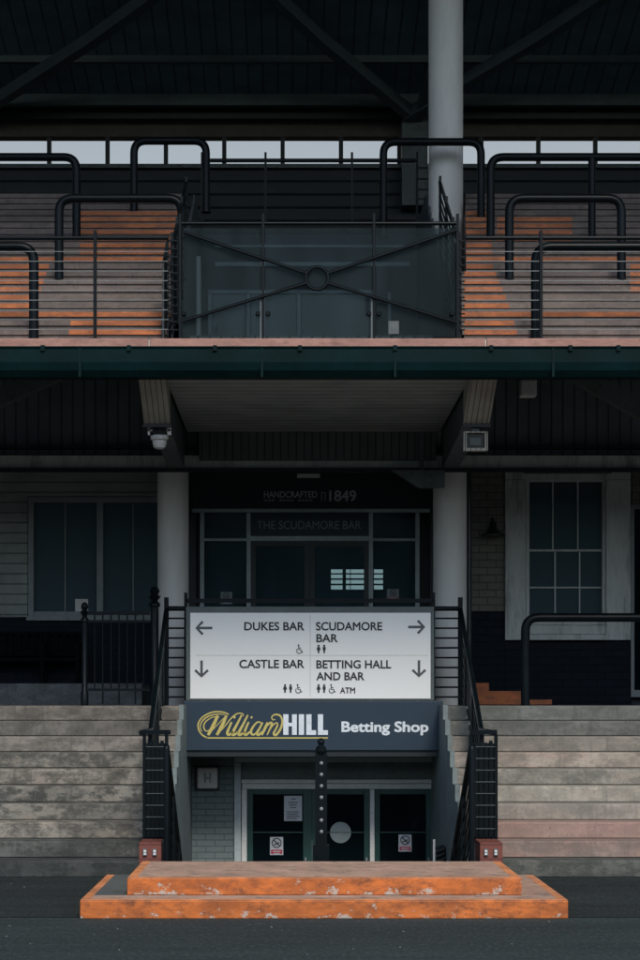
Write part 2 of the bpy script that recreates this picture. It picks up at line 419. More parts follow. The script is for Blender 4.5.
m = MB(); rn = random.Random(11)
for q in range(70):
    x, y = rn.uniform(-3.6, 4.0), rn.choice((rn.uniform(13.5, 15.8), rn.uniform(15.95, 19.4)))
    if y > 15.8 and -1.8 < x < 2.3: continue
    r = rn.uniform(.003, .010); n_ = 5; a0 = rn.uniform(0, 6)
    m.lathe((x, y, .003), [(r,0),(r*.9,r*.5),(r*.4,r*.8)], n_)
o = m.build('loose_grit', var('grit_stone', (.16,.16,.15), .9, .4, 3)); o['kind'] = 'stuff'

# ------------------------------------------------------------------ lower terraces, step by step
def terrace(xa, xb, label, cols, seedo):
    t = thing('concrete_terrace', label, 'terrace', ((xa+xb)/2, T0, 0), 'concrete terraces either side of the stairwell')
    for k in range(NST):
        m = MB(); y = T0+TREAD*k; z1 = RISE*(k+1)
        back = y+TREAD+.02 if k < NST-1 else 25.4
        # slightly worn nosing
        zr = RISE*k; rn = random.Random(seedo*31+k)
        vis0, vis1 = max(xa, -4.6), min(xb, 5.4)
        xs = [xa] if xa < vis0-.01 else []
        x = vis0
        while x < vis1: xs.append(x); x += .035
        xs += [vis1] + ([xb] if xb > vis1+.01 else [])
        rows = []; wob = 0; chip = 0
        for x in xs:
            wob = wob*.86 + rn.uniform(-.0016, .0016)
            if chip > 0: chip -= 1
            elif rn.random() < .035: chip = rn.randint(1, 3); cdp = rn.uniform(.006, .024)
            e = cdp if chip > 0 else .0
            rows.append([(x,y+.02,zr-.03),(x,y+.02,zr+.005),(x,y+wob*.6,zr+.009),(x,y+wob,z1-.016-e*1.1+wob),(x,y+.007+e*.5,z1-.006-e*.8+wob*.6),(x,y+.022+e,z1),(x,back+.02,z1)])
        i0 = len(m.v); nr = 7
        for r_w in rows: m.v += r_w
        for q in range(len(rows)-1):
            for j in range(nr-1):
                m.f.append((i0+q*nr+j, i0+(q+1)*nr+j, i0+(q+1)*nr+j+1, i0+q*nr+j+1)); m.m.append(0)
        m.f.append(tuple(i0+j for j in range(nr-1,-1,-1))+()); m.m.append(0)
        m.f.append(tuple(i0+(len(rows)-1)*nr+j for j in range(nr))); m.m.append(0)
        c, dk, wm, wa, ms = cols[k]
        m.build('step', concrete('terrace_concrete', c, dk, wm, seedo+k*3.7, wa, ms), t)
    return t
gy = (.23,.235,.225); dk = (.075,.083,.08); wm = (.33,.29,.25); pk = (.34,.21,.185)
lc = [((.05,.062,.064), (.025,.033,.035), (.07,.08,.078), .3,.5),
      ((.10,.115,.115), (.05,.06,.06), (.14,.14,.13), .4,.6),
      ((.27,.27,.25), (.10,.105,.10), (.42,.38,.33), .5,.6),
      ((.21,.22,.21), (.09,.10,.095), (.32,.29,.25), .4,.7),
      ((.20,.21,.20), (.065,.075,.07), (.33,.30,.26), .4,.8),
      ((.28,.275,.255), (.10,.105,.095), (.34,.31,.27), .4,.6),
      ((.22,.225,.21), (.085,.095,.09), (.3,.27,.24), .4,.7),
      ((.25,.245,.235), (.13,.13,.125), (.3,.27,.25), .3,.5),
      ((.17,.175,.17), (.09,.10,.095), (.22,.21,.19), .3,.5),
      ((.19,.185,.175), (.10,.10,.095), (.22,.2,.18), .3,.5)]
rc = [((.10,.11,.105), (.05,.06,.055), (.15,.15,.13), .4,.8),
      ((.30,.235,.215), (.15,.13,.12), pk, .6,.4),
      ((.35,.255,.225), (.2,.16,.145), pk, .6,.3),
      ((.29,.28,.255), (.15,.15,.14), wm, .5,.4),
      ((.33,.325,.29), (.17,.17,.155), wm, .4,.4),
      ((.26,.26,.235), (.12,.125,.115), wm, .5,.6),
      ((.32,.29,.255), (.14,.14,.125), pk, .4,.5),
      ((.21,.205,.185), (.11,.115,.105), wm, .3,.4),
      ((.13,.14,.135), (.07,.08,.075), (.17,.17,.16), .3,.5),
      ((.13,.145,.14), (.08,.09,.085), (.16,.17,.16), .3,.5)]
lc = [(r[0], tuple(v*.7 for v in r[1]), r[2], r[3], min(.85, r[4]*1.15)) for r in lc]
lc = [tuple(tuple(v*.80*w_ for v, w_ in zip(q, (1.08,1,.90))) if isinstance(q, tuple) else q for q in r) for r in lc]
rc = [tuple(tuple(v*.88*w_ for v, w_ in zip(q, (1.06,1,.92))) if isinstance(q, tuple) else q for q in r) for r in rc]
terrace(-W, XL, 'grey stained concrete terrace steps to the left of the stairwell below the bench', lc, 1)
terrace(XR, W, 'paler pink and grey concrete terrace steps to the right of the stairwell', rc, 50)

# ------------------------------------------------------------------ stairwell down to the betting shop
st = thing('basement_stair', 'stairs sunk between painted retaining walls down to the betting shop doors', 'stairs', (.25, 18, -1.4))
s_ = MB(); r_, t_ = .166, .28; z = .286; y = 17.87
for k in range(10):
    z -= r_ 
    s_.box(XL+.01, XR-.01, y+t_*k, y+t_*(k+1)+.01, -1.6, z)
s_.box(XL+.01, XR-.01, y+t_*10, D_BACK-.01, -1.6, -1.375)
s_.build('flight', M['tread_grey'], st)
for xa, xb in ((XL-.004, XL+.05), (XR-.05, XR+.004)):
    m = MB(); 
    prof = [(17.86,-1.5),(17.86,.0),(T0,.0)]
    for k in range(NST):
        prof += [(T0+TREAD*k, RISE*(k+1)+.012), (T0+TREAD*(k+1) if k < NST-1 else 25.2, RISE*(k+1)+.012)]
    prof += [(25.2,-1.5)]
    m.prism(prof, xa, xb, 'x'); m.build('retaining_wall', M['teal'], st)
# pale step ends along the top of the right wall are the terrace itself

# betting shop entrance wall
bw = thing('betting_shop_front', 'grey green painted shop front with white framed glass doors at the foot of the stairs', 'shop front', (.3, D_BACK, -1.4))
d = D_BACK
m = MB()
xl, xr = XL+.052, XR-.052
m.box(xl, wx(234,d), d, d+.2, -1.4, 1.6); m.build('wall', M['teal_wall'], bw)
m = MB(); m.box(wx(446,d), xr, d, d+.2, -1.4, 1.6); m.build('wall', M['teal'], bw)
m = MB(); m.box(wx(234,d)+.002, wx(446,d)-.002, d+.05, d+.2, wz(779,d), 1.6); m.build('lintel', M['teal'], bw)
m = MB()
m.box(wx(234.2,d), wx(241,d), d-.03, d+.2, -1.4, wz(762.5,d)); m.box(wx(438.5,d), wx(446,d), d-.03, d+.2, -1.4, wz(762.5,d))
m.box(wx(234.2,d), wx(446,d), d-.03, d+.1, wz(762,d), wz(757,d)); m.build('pilaster', M['pale_teal'], bw, bevel=.006)
f = MB(); fd = d+.02
f.pbox(241.2, 438.3, 779.5, 783.4, fd, .1); f.pbox(242, 437.6, 783.8, 789, fd+.02, .1)
zb = -1.4
for a, b_ in ((241.6,246.8),(370,374.6),(433.8,437.8)):
    f.box(wx(a,fd), wx(b_,fd), fd+.01, fd+.11, zb, wz(789.1,fd))
f.build('door_frame', M['white'], bw, bevel=.005)
def leaf(xa, xb, ga, gb):
    dd = fd+.06
    top = wz(789.2,dd)
    m = MB()
    m.box(wx(xa,dd), wx(ga,dd), dd, dd+.05, zb, top); m.box(wx(gb,dd), wx(xb,dd), dd, dd+.05, zb, top)
    m.box(wx(ga,dd), wx(gb,dd), dd, dd+.05, wz(794.5,dd), top); m.box(wx(ga,dd), wx(gb,dd), dd, dd+.05, zb, zb+.25)
    m.box(wx(ga,dd), wx(gb,dd), dd+.012, dd+.04, wz(832.5,dd)-.008, wz(832.5,dd)+.008)
    o = m.build('door', M['doorgreen'], bw, bevel=.004)
    MB().box(wx(ga,dd), wx(gb,dd), dd+.02, dd+.03, zb+.25, wz(794.5,dd)).build('pane', M['glass2'], o)
    h = MB(); hx = wx(gb+2.5,dd)
    h.tube(arc_path([(hx,dd-.0,-.2),(hx,dd-.05,-.2),(hx,dd-.05,-.55),(hx,dd,-.55)], .02, 3), .012, 8); h.build('handle', M['wire'], o)
    return o
l1 = leaf(247, 312, 253, 303)
m = MB().box(wx(312.2,fd), wx(316,fd), fd+.05, fd+.12, zb, wz(789.2,fd)); m.build('door_post', M['doorgreen'], bw)
l2 = leaf(316.2, 369.8, 321, 364)
l3 = leaf(374.8, 433.6, 380, 426)
dp = fd+.078
# dim rails and counters glimpsed through the panes are part of the shop interior
m = MB().lathe((wx(340.5,dp), dp+.0, wz(832.5,dp)), [(.128,0),(.13,.003),(.128,.006)], 32, axis='y'); m.build('frosted_disc', M['disc'], l2)
# door notices
def nosmoke(xa, xb, ya, yb, d, label, dim=False):
    t = thing('no_smoking_sign', label, 'notice', (wx((xa+xb)/2,d), d, wz(yb,d)), 'no smoking notices on the doors')
    MB().pbox(xa, xb, ya, yb, d-.004, .003).build('backing', M['paper' if not dim else 'white_dull'], t)
    cx = wx((xa+xb)/2, d); hgt = wz(ya,d)-wz(yb,d); cz = wz(ya,d)-hgt*.33; r = hgt*.25
    ring = [(cx+r*math.cos(a_*math.pi/12), cz+r*math.sin(a_*math.pi/12)) for a_ in range(25)]
    m = MB().stroke(ring, r*.22, d-.005, .002)
    m.stroke([(cx-r*.7,cz+r*.7),(cx+r*.7,cz-r*.7)], r*.25, d-.005, .0025); m.stroke([(cx-r*.6,cz-r*.45),(cx+r*.6,cz+r*.1)], r*.25, d-.005, .003)
    m.build('symbol', M['ink'], t)
    MB().box(wx(xa+1,d), wx(xb-1,d), d-.007, d-.0045, wz(yb-1.2,d), cz-r*1.5).build('red_band', M['red'], t)
    m = MB()
    for q in range(2):
        zz = cz-r*1.5-hgt*(.1+.12*q); m.box(cx-.05+.01*q, cx+.05-.01*q, d-.0085, d-.0072, zz-.006, zz+.006)
    m.build('small_print', M['paper'], t)
nosmoke(270, 283.2, 837, 855, fd+.08, 'no smoking notice low on the left betting shop door below a white sheet')
nosmoke(398.6, 411.6, 834.5, 851.6, fd+.08, 'no smoking notice on the right betting shop door')
t = thing('paper_notice', 'white printed sheet taped high on the left betting shop door', 'notice', (wx(293,dp), dp, 0))
MB().pbox(284, 302, 795.8, 821, dp-.004, .003).build('sheet', M['paper'], t)
m = MB()
for q, (a, b_) in enumerate(((291,296),(288,298),(289,297),(290,296),(286.5,299),(286.5,298),(286.5,299.5),(286.5,297))):
    yy = (798.5, 802, 804.5, 807, 811.5, 813.8, 816, 818)[q]
    m.pbox(a, b_, yy, yy+.9, dp-.0055, .001)
m.build('print', M['inkgrey'], t)
# bulkhead light on the painted wall
t = thing('bulkhead_light', 'square grey wall light on the painted wall left of the betting shop doors', 'wall light', (wx(207,d), d, wz(778,d)))
MB().pbox(195, 219.5, 766, 790.5, d-.05, .05).build('base', M['black'], t, bevel=.01)
MB().pbox(197, 217.5, 767.5, 788.5, d-.10, .05).build('diffuser', M['lampgrey'], t, bevel=.02)
m = MB()
for a, b_, c_, e_ in ((204,206,773,783),(209,211,773,783),(206,209,777,779)): m.pbox(a, b_, c_, e_, d-.112, .01)
m.build('lamp_tube', M['white_dull'], t)
# pipe and louvred vent at the right
t = thing('wall_vent', 'black louvred vent behind a white pipe low at the right wall of the stairwell', 'vent', (1.7, 22, -.4))
vx = XR-.06
m = MB()
for q in range(12):
    z = .08-q*.055; m.prism([(vx-.09,z),(vx-.0,z+.035),(vx-.0,z+.02),(vx-.09,z-.012)], 22.0, 22.35, 'y')
m.build('louvres', M['black'], t)
MB().tube([(vx-.13,21.95,-1.3),(vx-.13,21.95,.2)], .014, 10).build('pipe', M['white'], t, True)

# floor slab over the entrance = part of the grandstand, built below

# ------------------------------------------------------------------ the grandstand building
gs = thing('grandstand', 'two-storey racecourse grandstand with covered upper deck, columns and dark clad ceiling', 'grandstand', (.25, 24, 0))
# ground floor slab behind the stairwell
MB().box(XL+.052, XR-.052, D_VOID, 25.4, wz(757,D_VOID), FLOOR-.003).build('landing_slab', M['beam'], gs)
MB().box(-W, W, 25.4, D_WALL+.3, 1.0, FLOOR-.001).build('concourse_floor', M['tread_grey'], gs)
MB().box(-W, -1.9, 25.3, D_WALL, FLOOR-.1, wz(683.5,25.3)).build('plinth', concrete('plinth_concrete', (.13,.145,.15), (.06,.07,.07), (.16,.17,.16), 77), gs)
# stepped orange floor edge on the right
m = MB(); dd = 25.3
m.pbox(440, 489, 683, 704, dd+.3, .9); m.pbox(440, 522, 691, 704, dd+.15, .14); m.pbox(436, 552, 699.6, 704.5, dd, .14)
m.build('floor_step', M['up_orange'], gs)

# columns
def rz(y): return 11.73 + (34-max(29.8,y))*.19 + max(0, 29.8-y)*.13
def column(xc, yc, z0, z1, r=.213):
    m = MB().lathe((xc, yc, z0), [(r,0),(r,z1-z0)], 40)
    # joint collar rings
    for h in (.8, 2.1):
        if z0+h < z1: m.lathe((xc,yc,z0+h), [(r+.002,0),(r+.002,.012)], 40)
    return m.build('column', M['column'], gs, True)
column(-1.50, 25.2, FLOOR-.002, 4.62, .197)
column(1.99, 25.2, FLOOR-.002, 4.62, .213)
column(2.0, 26.0, 6.0, rz(26.0)+.02, .225)
MB().tube([(wx(469,25.3),25.3,FLOOR-.05),(wx(469,25.3),25.3,4.6)], .035, 12).build('downpipe', M['black'], gs, True)

# facade
d = D_WALL
def wall(xa, xb, ya, yb, mat, name='wall', dd=None, th=.2):
    q = dd or D_WALL
    return MB().box(wx(xa,q), wx(xb,q), q, q+th, wz(yb,q), wz(ya,q)).build(name, mat, gs)
wall(-900, 27.5, 470, 617, M['siding']); wall(27.5, 164, 470, 496.5, M['siding']); 
wall(-900, 166, 617.5, 725, M['dado'], 'dado')
wall(166, 196, 470, 725, M['blackwall'], 'wall')
wall(430, 470, 470, 725, M['blackwall'], 'wall')
wall(470, 505, 470, 611, M['cream_brick']); wall(470, 505, 611.3, 725, M['dado'], 'dado')
wall(505.2, 632, 640, 725, M['dado'], 'dado'); wall(505.2, 632, 440, 469, M['blackwall'], 'wall')
wall(668, 1500, 440, 725, M['cream_brick'])
wall(632.2, 668, 440, 505, M['cream_brick'])
MB().box(-W, W, D_WALL+.2, D_WALL+.4, 0, 5.2).build('inner_wall', M['blackwall'], gs)

def window(name, xa, xb, ya, yb, fr, bars_v, bars_h, dd, mullions=(), mat='white_dull', par=None):
    m = MB(); q = dd
    m.pbox(xa, xa+fr, ya, yb, q, .1); m.pbox(xb-fr, xb, ya, yb, q, .1)
    m.pbox(xa+fr, xb-fr, ya, ya+fr, q, .1); m.pbox(xa+fr, xb-fr, yb-fr, yb, q, .1)
    for a, b_ in mullions: m.pbox(a, b_, ya+fr, yb-fr, q+.003, .095)
    for a, c_, e_ in bars_v: m.pbox(a-.7, a+.7, c_, e_, q+.05, .04)
    for h, a, b_ , t2 in bars_h: m.pbox(a, b_, h-t2, h+t2, q+.047, .045)
    o = m.build(name, M[mat], gs, bevel=.004)
    MB().pbox(xa+fr, xb-fr, ya+fr, yb-fr, q+.08, .01).build('pane', M['glass'], o)
    return o
wl = window('window', 28, 164, 497, 617, 5.5, [(65,502,611),(133,502,611)], [], d-.02, [(96.5,103)])
MB().pbox(26, 166, 616.5, 620.5, d-.09, .1).build('sill', M['white_dull'], wl, bevel=.004)
MB().pbox(75, 88, 599, 611.4, d+.05, .005).build('notice', M['lampgrey'], wl)
# sash window on the right with broad white surround
so = window('window', 526, 606, 478, 625, 3.6, [(553,481,549),(578,481,549),(555.3,552,621),(579.8,552,621)], [(550.4,529,603,1.1),(587.5,529,603,.8)], d-.02, mat='surround')
m = MB(); m.pbox(505.4, 525.8, 480, 640, d-.06, .08); m.pbox(606.2, 631, 480, 640, d-.06, .08); m.pbox(505.4, 631, 469, 479.6, d-.07, .09); m.pbox(526, 606, 625.3, 634, d-.04, .08)
m.build('surround', M['surround'], so, bevel=.006)
m = MB(); m.pbox(524, 612, 470.5, 473.4, d-.11, .05); m.build('head_moulding', M['brown'], so)
m = MB(); m.pbox(524, 608, 634.2, 640, d-.12, .1); m.build('sill', M['surround'], so, bevel=.006)
# door at the far right edge
dr = MB(); dr.pbox(631.2, 634.5, 505, 697, d-.03, .1); dr.pbox(664, 668, 505, 697, d-.03, .1); dr.pbox(634.5, 664, 505, 509, d-.03, .1); dr.pbox(634.5,664,690,697,d-.03,.1)
do = dr.build('side_door', M['white_dull'], gs)
MB().pbox(634.5, 664, 509, 690, d+.03, .03).build('pane', M['glass2'], do)

# bar entrance screen with fascia
e = D_WALL-.1
MB().pbox(192, 432, 470, 508.6, e-.02, .2).build('fascia', M['blackwall'], gs)
fr = MB(); z0 = FLOOR
def fb(xa, xb, ya, yb, dd=e, th=.08): fr.box(wx(xa,dd), wx(xb,dd), dd, dd+th, max(FLOOR, wz(yb,dd)), wz(ya,dd))
fb(200, 204, 512.5, 800); fb(246.5, 250.5, 512.5, 800); fb(369, 373, 512.5, 800); fb(415.5, 419.5, 512.5, 800)
fb(192, 430, 508.8, 512.2, e-.01)
for a, b_ in ((204,246.5),(373,415.5)): fb(a, b_, 538.3, 541)
fb(250.5, 369, 536, 540.8)
scr = fr.build('bar_entrance', M['pale_teal'], gs)
for a, b_ in ((204,246.5),(373,415.5)):
    MB().box(wx(a,e), wx(b_,e), e+.045, e+.055, FLOOR, wz(512.5,e)).build('pane', M['barglass'], scr)
for (a, b_, ga, gb) in ((250.7, 309.8, 255.5, 304.5), (310.2, 368.8, 315, 364)):
    m = MB(); dd = e+.01; zt = wz(541,dd)
    m.box(wx(a,dd), wx(ga,dd), dd, dd+.05, FLOOR, zt); m.box(wx(gb,dd), wx(b_,dd), dd, dd+.05, FLOOR, zt)
    m.box(wx(ga,dd), wx(gb,dd), dd, dd+.05, wz(546.5,dd), zt); m.box(wx(ga,dd), wx(gb,dd), dd, dd+.05, FLOOR, FLOOR+.25)
    m.box(wx(ga,dd), wx(gb,dd), dd+.02, dd+.035, FLOOR+.25, wz(546.5,dd), 1)
    m.build('bar_door', [M['blackwall'], M['barglass']], scr)
em, et, eb = newmat('reflection_glow'); eb.inputs['Base Color'].default_value = (.3,.35,.35,1); eb.inputs['Emission Color'].default_value = (1,.97,.92,1); eb.inputs['Emission Strength'].default_value = 1.2
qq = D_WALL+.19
rw = MB().pbox(329, 385, 567.5, 592.5, qq, .008).build('reflection_grid', M['blackwall'], gs)  # glowing panes added behind the door glass to imitate a window reflection
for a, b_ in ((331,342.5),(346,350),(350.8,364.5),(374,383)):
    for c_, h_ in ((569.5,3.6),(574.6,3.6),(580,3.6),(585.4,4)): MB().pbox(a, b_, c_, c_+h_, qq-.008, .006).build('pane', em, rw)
# bar name board over the doors
MB().pbox(251, 368.6, 513, 535.5, e+.02, .05).build('name_board', M['navy'], scr)
lettering('THE SCUDAMORE BAR', 257, 361, 520.5, 529, e+.018, M['dim_letter'], scr)
lettering('HANDCRAFTED', 264, 317, 491, 497.6, e-.022, M['fascia_letter'], gs, .012)
m = MB()
for q in range(14):
    if q % 5 != 3: m.pbox(264+q*3.8, 267+q*3.8, 499.3, 501.2, e-.024, .003)
m.build('small_lettering', M['dim_letter'], gs)
lettering('1849', 329.5, 356, 490, 501, e-.022, M['fascia_letter'], gs, .02)
m = MB(); m.pbox(321, 322.2, 492, 501, e-.026, .005); m.pbox(322.2, 324.6, 492, 493.2, e-.026, .005); m.pbox(324.6, 325.8, 492, 501, e-.026, .005); m.build('emblem', M['dim_letter'], gs)

# entrance beams and ceilings under the deck
CZ = wz(470, 24.9)
MB().box(-W, W, 24.9, D_WALL+.2, wz(486,26.0)+.35, wz(486,26.0)+.37).build('ceiling', M['blackwall'], gs)
MB().box(-W, W, 24.9, 25.05, CZ, wz(455.5,24.9)).build('beam', M['surround'], gs)
MB().box(-W, W, 24.84, 24.9, CZ-.03, CZ+.02).build('beam_flange', M['blackwall'], gs)
MB().box(wx(199,24.8), wx(436,24.8), 24.78, 24.895, wz(460,24.8), wz(432,24.8)).build('porch_fascia', M['ribbed2'], gs)
MB().box(-1.30, 1.83, 20.55, 24.8, 5.05, 5.09).build('porch_soffit', M['soffit'], gs)
MB().box(wx(420,24.7), wx(424,24.7), 24.74, 24.78, wz(487,24.7), wz(432,24.7)).build('hanger', M['beam'], gs)
g_ = MB(); q = 24.6
g_.prism([(wx(392,q), wz(470,q)), (wx(445,q), wz(470,q)), (wx(445,q), wz(487,q)), (wx(419,q), wz(488,q))], q, q+.12, 'y'); g_.build('gusset', M['beam'], gs)
# ribbed cladding left and right, above the beam
MB().box(-W, -1.8, 25.06, 25.12, 4.75, 6.3).build('cladding', M['ribbed'], gs)
MB().box(2.2, W, 25.06, 25.12, 4.75, 6.3).build('cladding', M['ribbed'], gs)
MB().box(-1.8, 2.2, 25.06, 25.12, 4.75, 6.3).build('cladding', M['ribbed'], gs)
# tapered cantilever beams over the columns
def haunch(xa, xb):
    m = MB(); 
    m.prism([(20.55,5.14),(20.55,5.02),(21.35,4.665),(21.35,5.14)], xa, xb, 'x'); o = m.build('cantilever_end', M['haunch'], gs)
    m = MB(); m.prism([(21.352,5.14),(21.352,4.84),(22.4,4.70),(25.0,4.60),(25.0,5.14)], xa+.04, xb-.04, 'x'); m.build('web', M['beam'], o)
    m = MB().box(xa-.01, xb+.01, 21.31, 21.36, 4.64, 4.672); m.build('lip', M['blackwall'], o)
haunch(-1.58, -1.30); haunch(1.83, 2.108)
# diagonal raker beams beside the porch
for pts in ([(-60,432),(-60,410),(40,372),(75,372)], [(560,372),(590,372),(700,428),(700,452)]):
    q = 23.2
    MB().prism([(wx(a,q), wz(b_,q)) for a, b_ in pts], q, q+.2, 'y').build('raker', M['beam'], gs)

# deck edge, gutter
m = MB(); jx = [-W, wx(149,20.4)-3.48*3, wx(149,20.4), wx(486,20.4), wx(486,20.4)+3.44, W]
for a, b_ in zip(jx, jx[1:]): m.box(a+.006, b_-.006, D_EDGE, D_EDGE+.35, 5.295, DECK)
m.build('deck_edge', M['terracotta'], gs, bevel=.012)
MB().box(-W, W, D_EDGE+.02, D_EDGE+.34, 5.28, DECK-.01).build('deck_edge_joint', M['lampgrey'], gs)
m = MB()
prof = [(20.385,5.285),(20.385,5.0),(20.33,4.985),(20.25,5.0),(20.20,5.06),(20.18,5.14),(20.175,5.27),(20.16,5.29),(20.165,5.298),(20.19,5.298),(20.20,5.28),(20.37,5.28)]
m.prism(prof, -W, W, 'x'); gut = m.build('gutter', M['green'], gs)
m = MB()
for px in (-60, 43, 129, 215, 300, 395, 491, 570, 618): 
    MB().box(wx(px,20.2)-.02, wx(px,20.2)+.02, 20.15, 20.36, 5.25, 5.306).build('gutter_bracket', M['green'], gut)
m = MB()
for px in (80, 262, 395, 553): MB().box(wx(px,20.2)-.012, wx(px,20.2)+.012, 20.168, 20.30, 4.99, 5.285).build('gutter_joint', M['green'], gut)

# upper deck: front strip and rows
D0 = 20.75; UT, UR, UN = .30, .15, 20
def uh(k): return DECK + UR*(k+1)
def deck(xa_lo, xa_hi, xb_lo, xb_hi, orange, name):
    """rows of the upper standing terrace; orange(k) gives the x ranges (photo px) painted orange on riser k"""
    m = MB()
    m.box(min(xa_lo,xb_lo), max(xa_lo,xb_lo), D_EDGE+.3, D0+.02, DECK-.1, DECK-.004)
    for k in range(UN):
        y = D0+UT*k; z0 = DECK+UR*k; z1 = uh(k)
        xa, xb = (xa_lo, xb_lo) if k < 8 else (xa_hi, xb_hi)
        if k >= 8 and xa_hi > 0: xa = 2.01 + (y-23.1)*.085
        back = y+UT if k < UN-1 else 31
        for xe in (xa, xb):
            if abs(xe) < 5: m.face([(xe,y,DECK-.1),(xe,back,DECK-.1),(xe,back,z1),(xe,y,z1)], 0)
        cuts = [(xa, xb, 0)]
        for pa, pb in orange(k):
            oa, ob = max(xa, wx(pa,y)), min(xb, wx(pb,y))
            if ob <= oa: continue
            nc = []
            for a, b_, c_ in cuts:
                if c_ or ob <= a or oa >= b_: nc.append((a,b_,c_)); continue
                if oa > a: nc.append((a,oa,0))
                nc.append((max(a,oa), min(b_,ob), 1))
                if ob < b_: nc.append((ob,b_,0))
            cuts = nc
        for a, b_, c_ in cuts:
            zs = z1-.056
            m.face([(a,y,z0),(b_,y,z0),(b_,y,zs),(a,y,zs)], 0)
            m.face([(a,y,zs),(b_,y,zs),(b_,y-.020,zs+.004),(a,y-.020,zs+.004)], 0)
            m.face([(a,y-.020,zs+.004),(b_,y-.020,zs+.004),(b_,y-.020,z1),(a,y-.020,z1)], c_)
            m.face([(a,y-.020,z1),(b_,y-.020,z1),(b_,back,z1),(a,back,z1)], 0)
        # end face towards the central opening
    return m.build(name, [M['up_grey'], M['up_orange']], gs)
def oL(k):
    if k in (2, 9): return [(-900, 400)]
    if k in (0, 1): return [(69+k*1.5, 161)]
    if 3 <= k <= 8: return [(-60, 36+ (k-3)*2.6)]
    return [(80, 185)] if k < 17 else []
def oR(k):
    if k in (2, 9): return [(300, 2000)]
    r = []
    if k <= 1: r = [(464, 517-3*k)]
    elif k <= 8: r = [(464, 509-(k-3)*3.2)]
    elif k <= 16: r = [(440, 492)]
    if 5 <= k <= 8: r.append((630, 760))
    if k in (12,13,14,15): r.append((497, 572))
    return r
deck(-W, -W, -1.285, -1.44, oL, 'upper_terrace')
deck(1.765, 2.235, W, W, oR, 'upper_terrace')
# flanks of the central opening, floor and doors at its back
for xe, sgn in ((-1.285, -1), (1.765, 1)):
    prof = [(D_EDGE+.36, DECK-.02), (D0, DECK-.02)]
    for k in range(UN): prof += [(D0+UT*k, uh(k)-.006), (D0+UT*(k+1) if k < UN-1 else 28.4, uh(k)-.006)]
    prof += [(28.4, DECK-.02)]
    MB().prism(prof, xe-.0, xe+sgn*.02, 'x').build('opening_side', M['voidwall'], gs)
MB().box(-1.285, 1.765, D_EDGE+.3, 28.2, DECK-.2, DECK-.008).build('opening_floor', M['up_grey'], gs)
q = 28.0
MB().box(-1.285, 1.765, q, q+.2, DECK-.1, 8.25).build('opening_wall', M['voidwall'], gs)
m = MB()
for a, b_, c_, e_ in ((208,212,292,345),(246,250,292,345),(297,301,292,345),(370,374,292,345),(208,374,290,293.5),(388,391,292,345)): m.pbox(a, b_, c_, e_, q-.05, .05)
for a, b_, c_, e_ in ((215,410,262,266),(215,420,245,247)): m.pbox(a, b_, c_, e_, q-.03, .03)
m.build('inner_door_frame', M['pale_teal'], gs)
m = MB(); m.pbox(213, 245, 294, 345, q-.02, .02); m.pbox(251, 296, 294, 345, q-.02, .02); m.pbox(302, 369, 294, 345, q-.02, .02); m.build('inner_door', M['glass'], gs)
MB().box(wx(189,27), wx(201,27), 26.9, 27.0, DECK, 7.7).build('inner_pier', M['column'], gs)
MB().box(wx(433,27), wx(449,27), 26.9, 27.0, DECK, 7.3).build('inner_pier', M['beam'], gs)

# back wall with clerestory and the roof
DB = 34.0
MB().box(-W, W, DB, DB+.25, 5, wz(166,DB)).build('back_wall', M['backwall'], gs)
MB().box(-W, W, DB-.03, DB+.25, wz(137,DB), wz(112,DB)+.3).build('back_beam', M['brown'], gs)
MB().box(-W, W, DB-.12, DB-.04, wz(169.5,DB), wz(165.6,DB)).build('clerestory_sill', M['beam'], gs)
mx = [49+58.4*k for k in range(-5, 7)] + [481.5, 538.5, 595.5, 652.5, 709.5]
cl = MB().box(-W, W, DB-.02, DB+.06, wz(165.9,DB), wz(165.0,DB)).build('clerestory', M['blackwall'], gs)
for px in mx: MB().box(wx(px,DB)-.036, wx(px,DB)+.036, DB-.018, DB+.058, wz(164.9,DB), wz(137,DB)).build('mullion', M['blackwall'], cl)
MB().box(-W, W, DB+.1, DB+.11, wz(166,DB), wz(137,DB)).build('pane', M['clerestory'], cl)
m = MB(); m.pbox(402, 428, 113, 205, 33.6, .35); m.build('back_post', M['beam'], gs)
m = MB(); m.prism([(34.3,rz(34.3)),(29.8,rz(29.8)),(14.6,rz(14.6)),(14.6,rz(14.6)+.25),(29.8,rz(29.8)+.25),(34.3,rz(34.3)+.25)], -W, W, 'x'); m.build('roof', M['roofsheet'], gs)
def purl(y, hgt, w_, mat='truss', nm='purlin'):
    MB().box(-W, W, y, y+w_, rz(y)-hgt, rz(y)-.01).build(nm, M[mat], gs)
purl(32.1, .12, .10); purl(33.35, .20, .12); purl(30.2, .12, .1); purl(28, .12, .1); purl(25.5,.12,.1); purl(22.5,.12,.1); purl(19.5,.15,.1)
purl(33.7, .26, .1, 'blackwall')
def brace(pa, ya, pb, yb, w_=.13):
    a = Vector((wx(pa,ya), ya, rz(ya)-.3)); b_ = Vector((wx(pb,yb), yb, rz(yb)-.3)); k = (pb-pa)/(ya-yb); c3 = Vector((wx(pb+k*2.5,27.5), 27.5, rz(27.5)-.3)); m3 = Vector((wx(pb+k*(yb-29.8),29.8), 29.8, rz(29.8)-.3))
    MB().tube([a, b_, m3, c3], w_, 4).build('roof_brace', M['truss'], gs)
brace(412, 33.5, 318, 31.0); brace(408, 33.5, 540, 31.0); brace(-25, 33.5, 95, 31.0); brace(418, 33.6, 437, 31.5, .1); brace(845, 33.5, 745, 31.0)
# side walls and rear so that daylight only enters from the front
for sx in (-1, 1): MB().box(sx*W, sx*(W+.3), 19.5, 34.3, 0, 15).build('end_wall', M['beam'], gs)

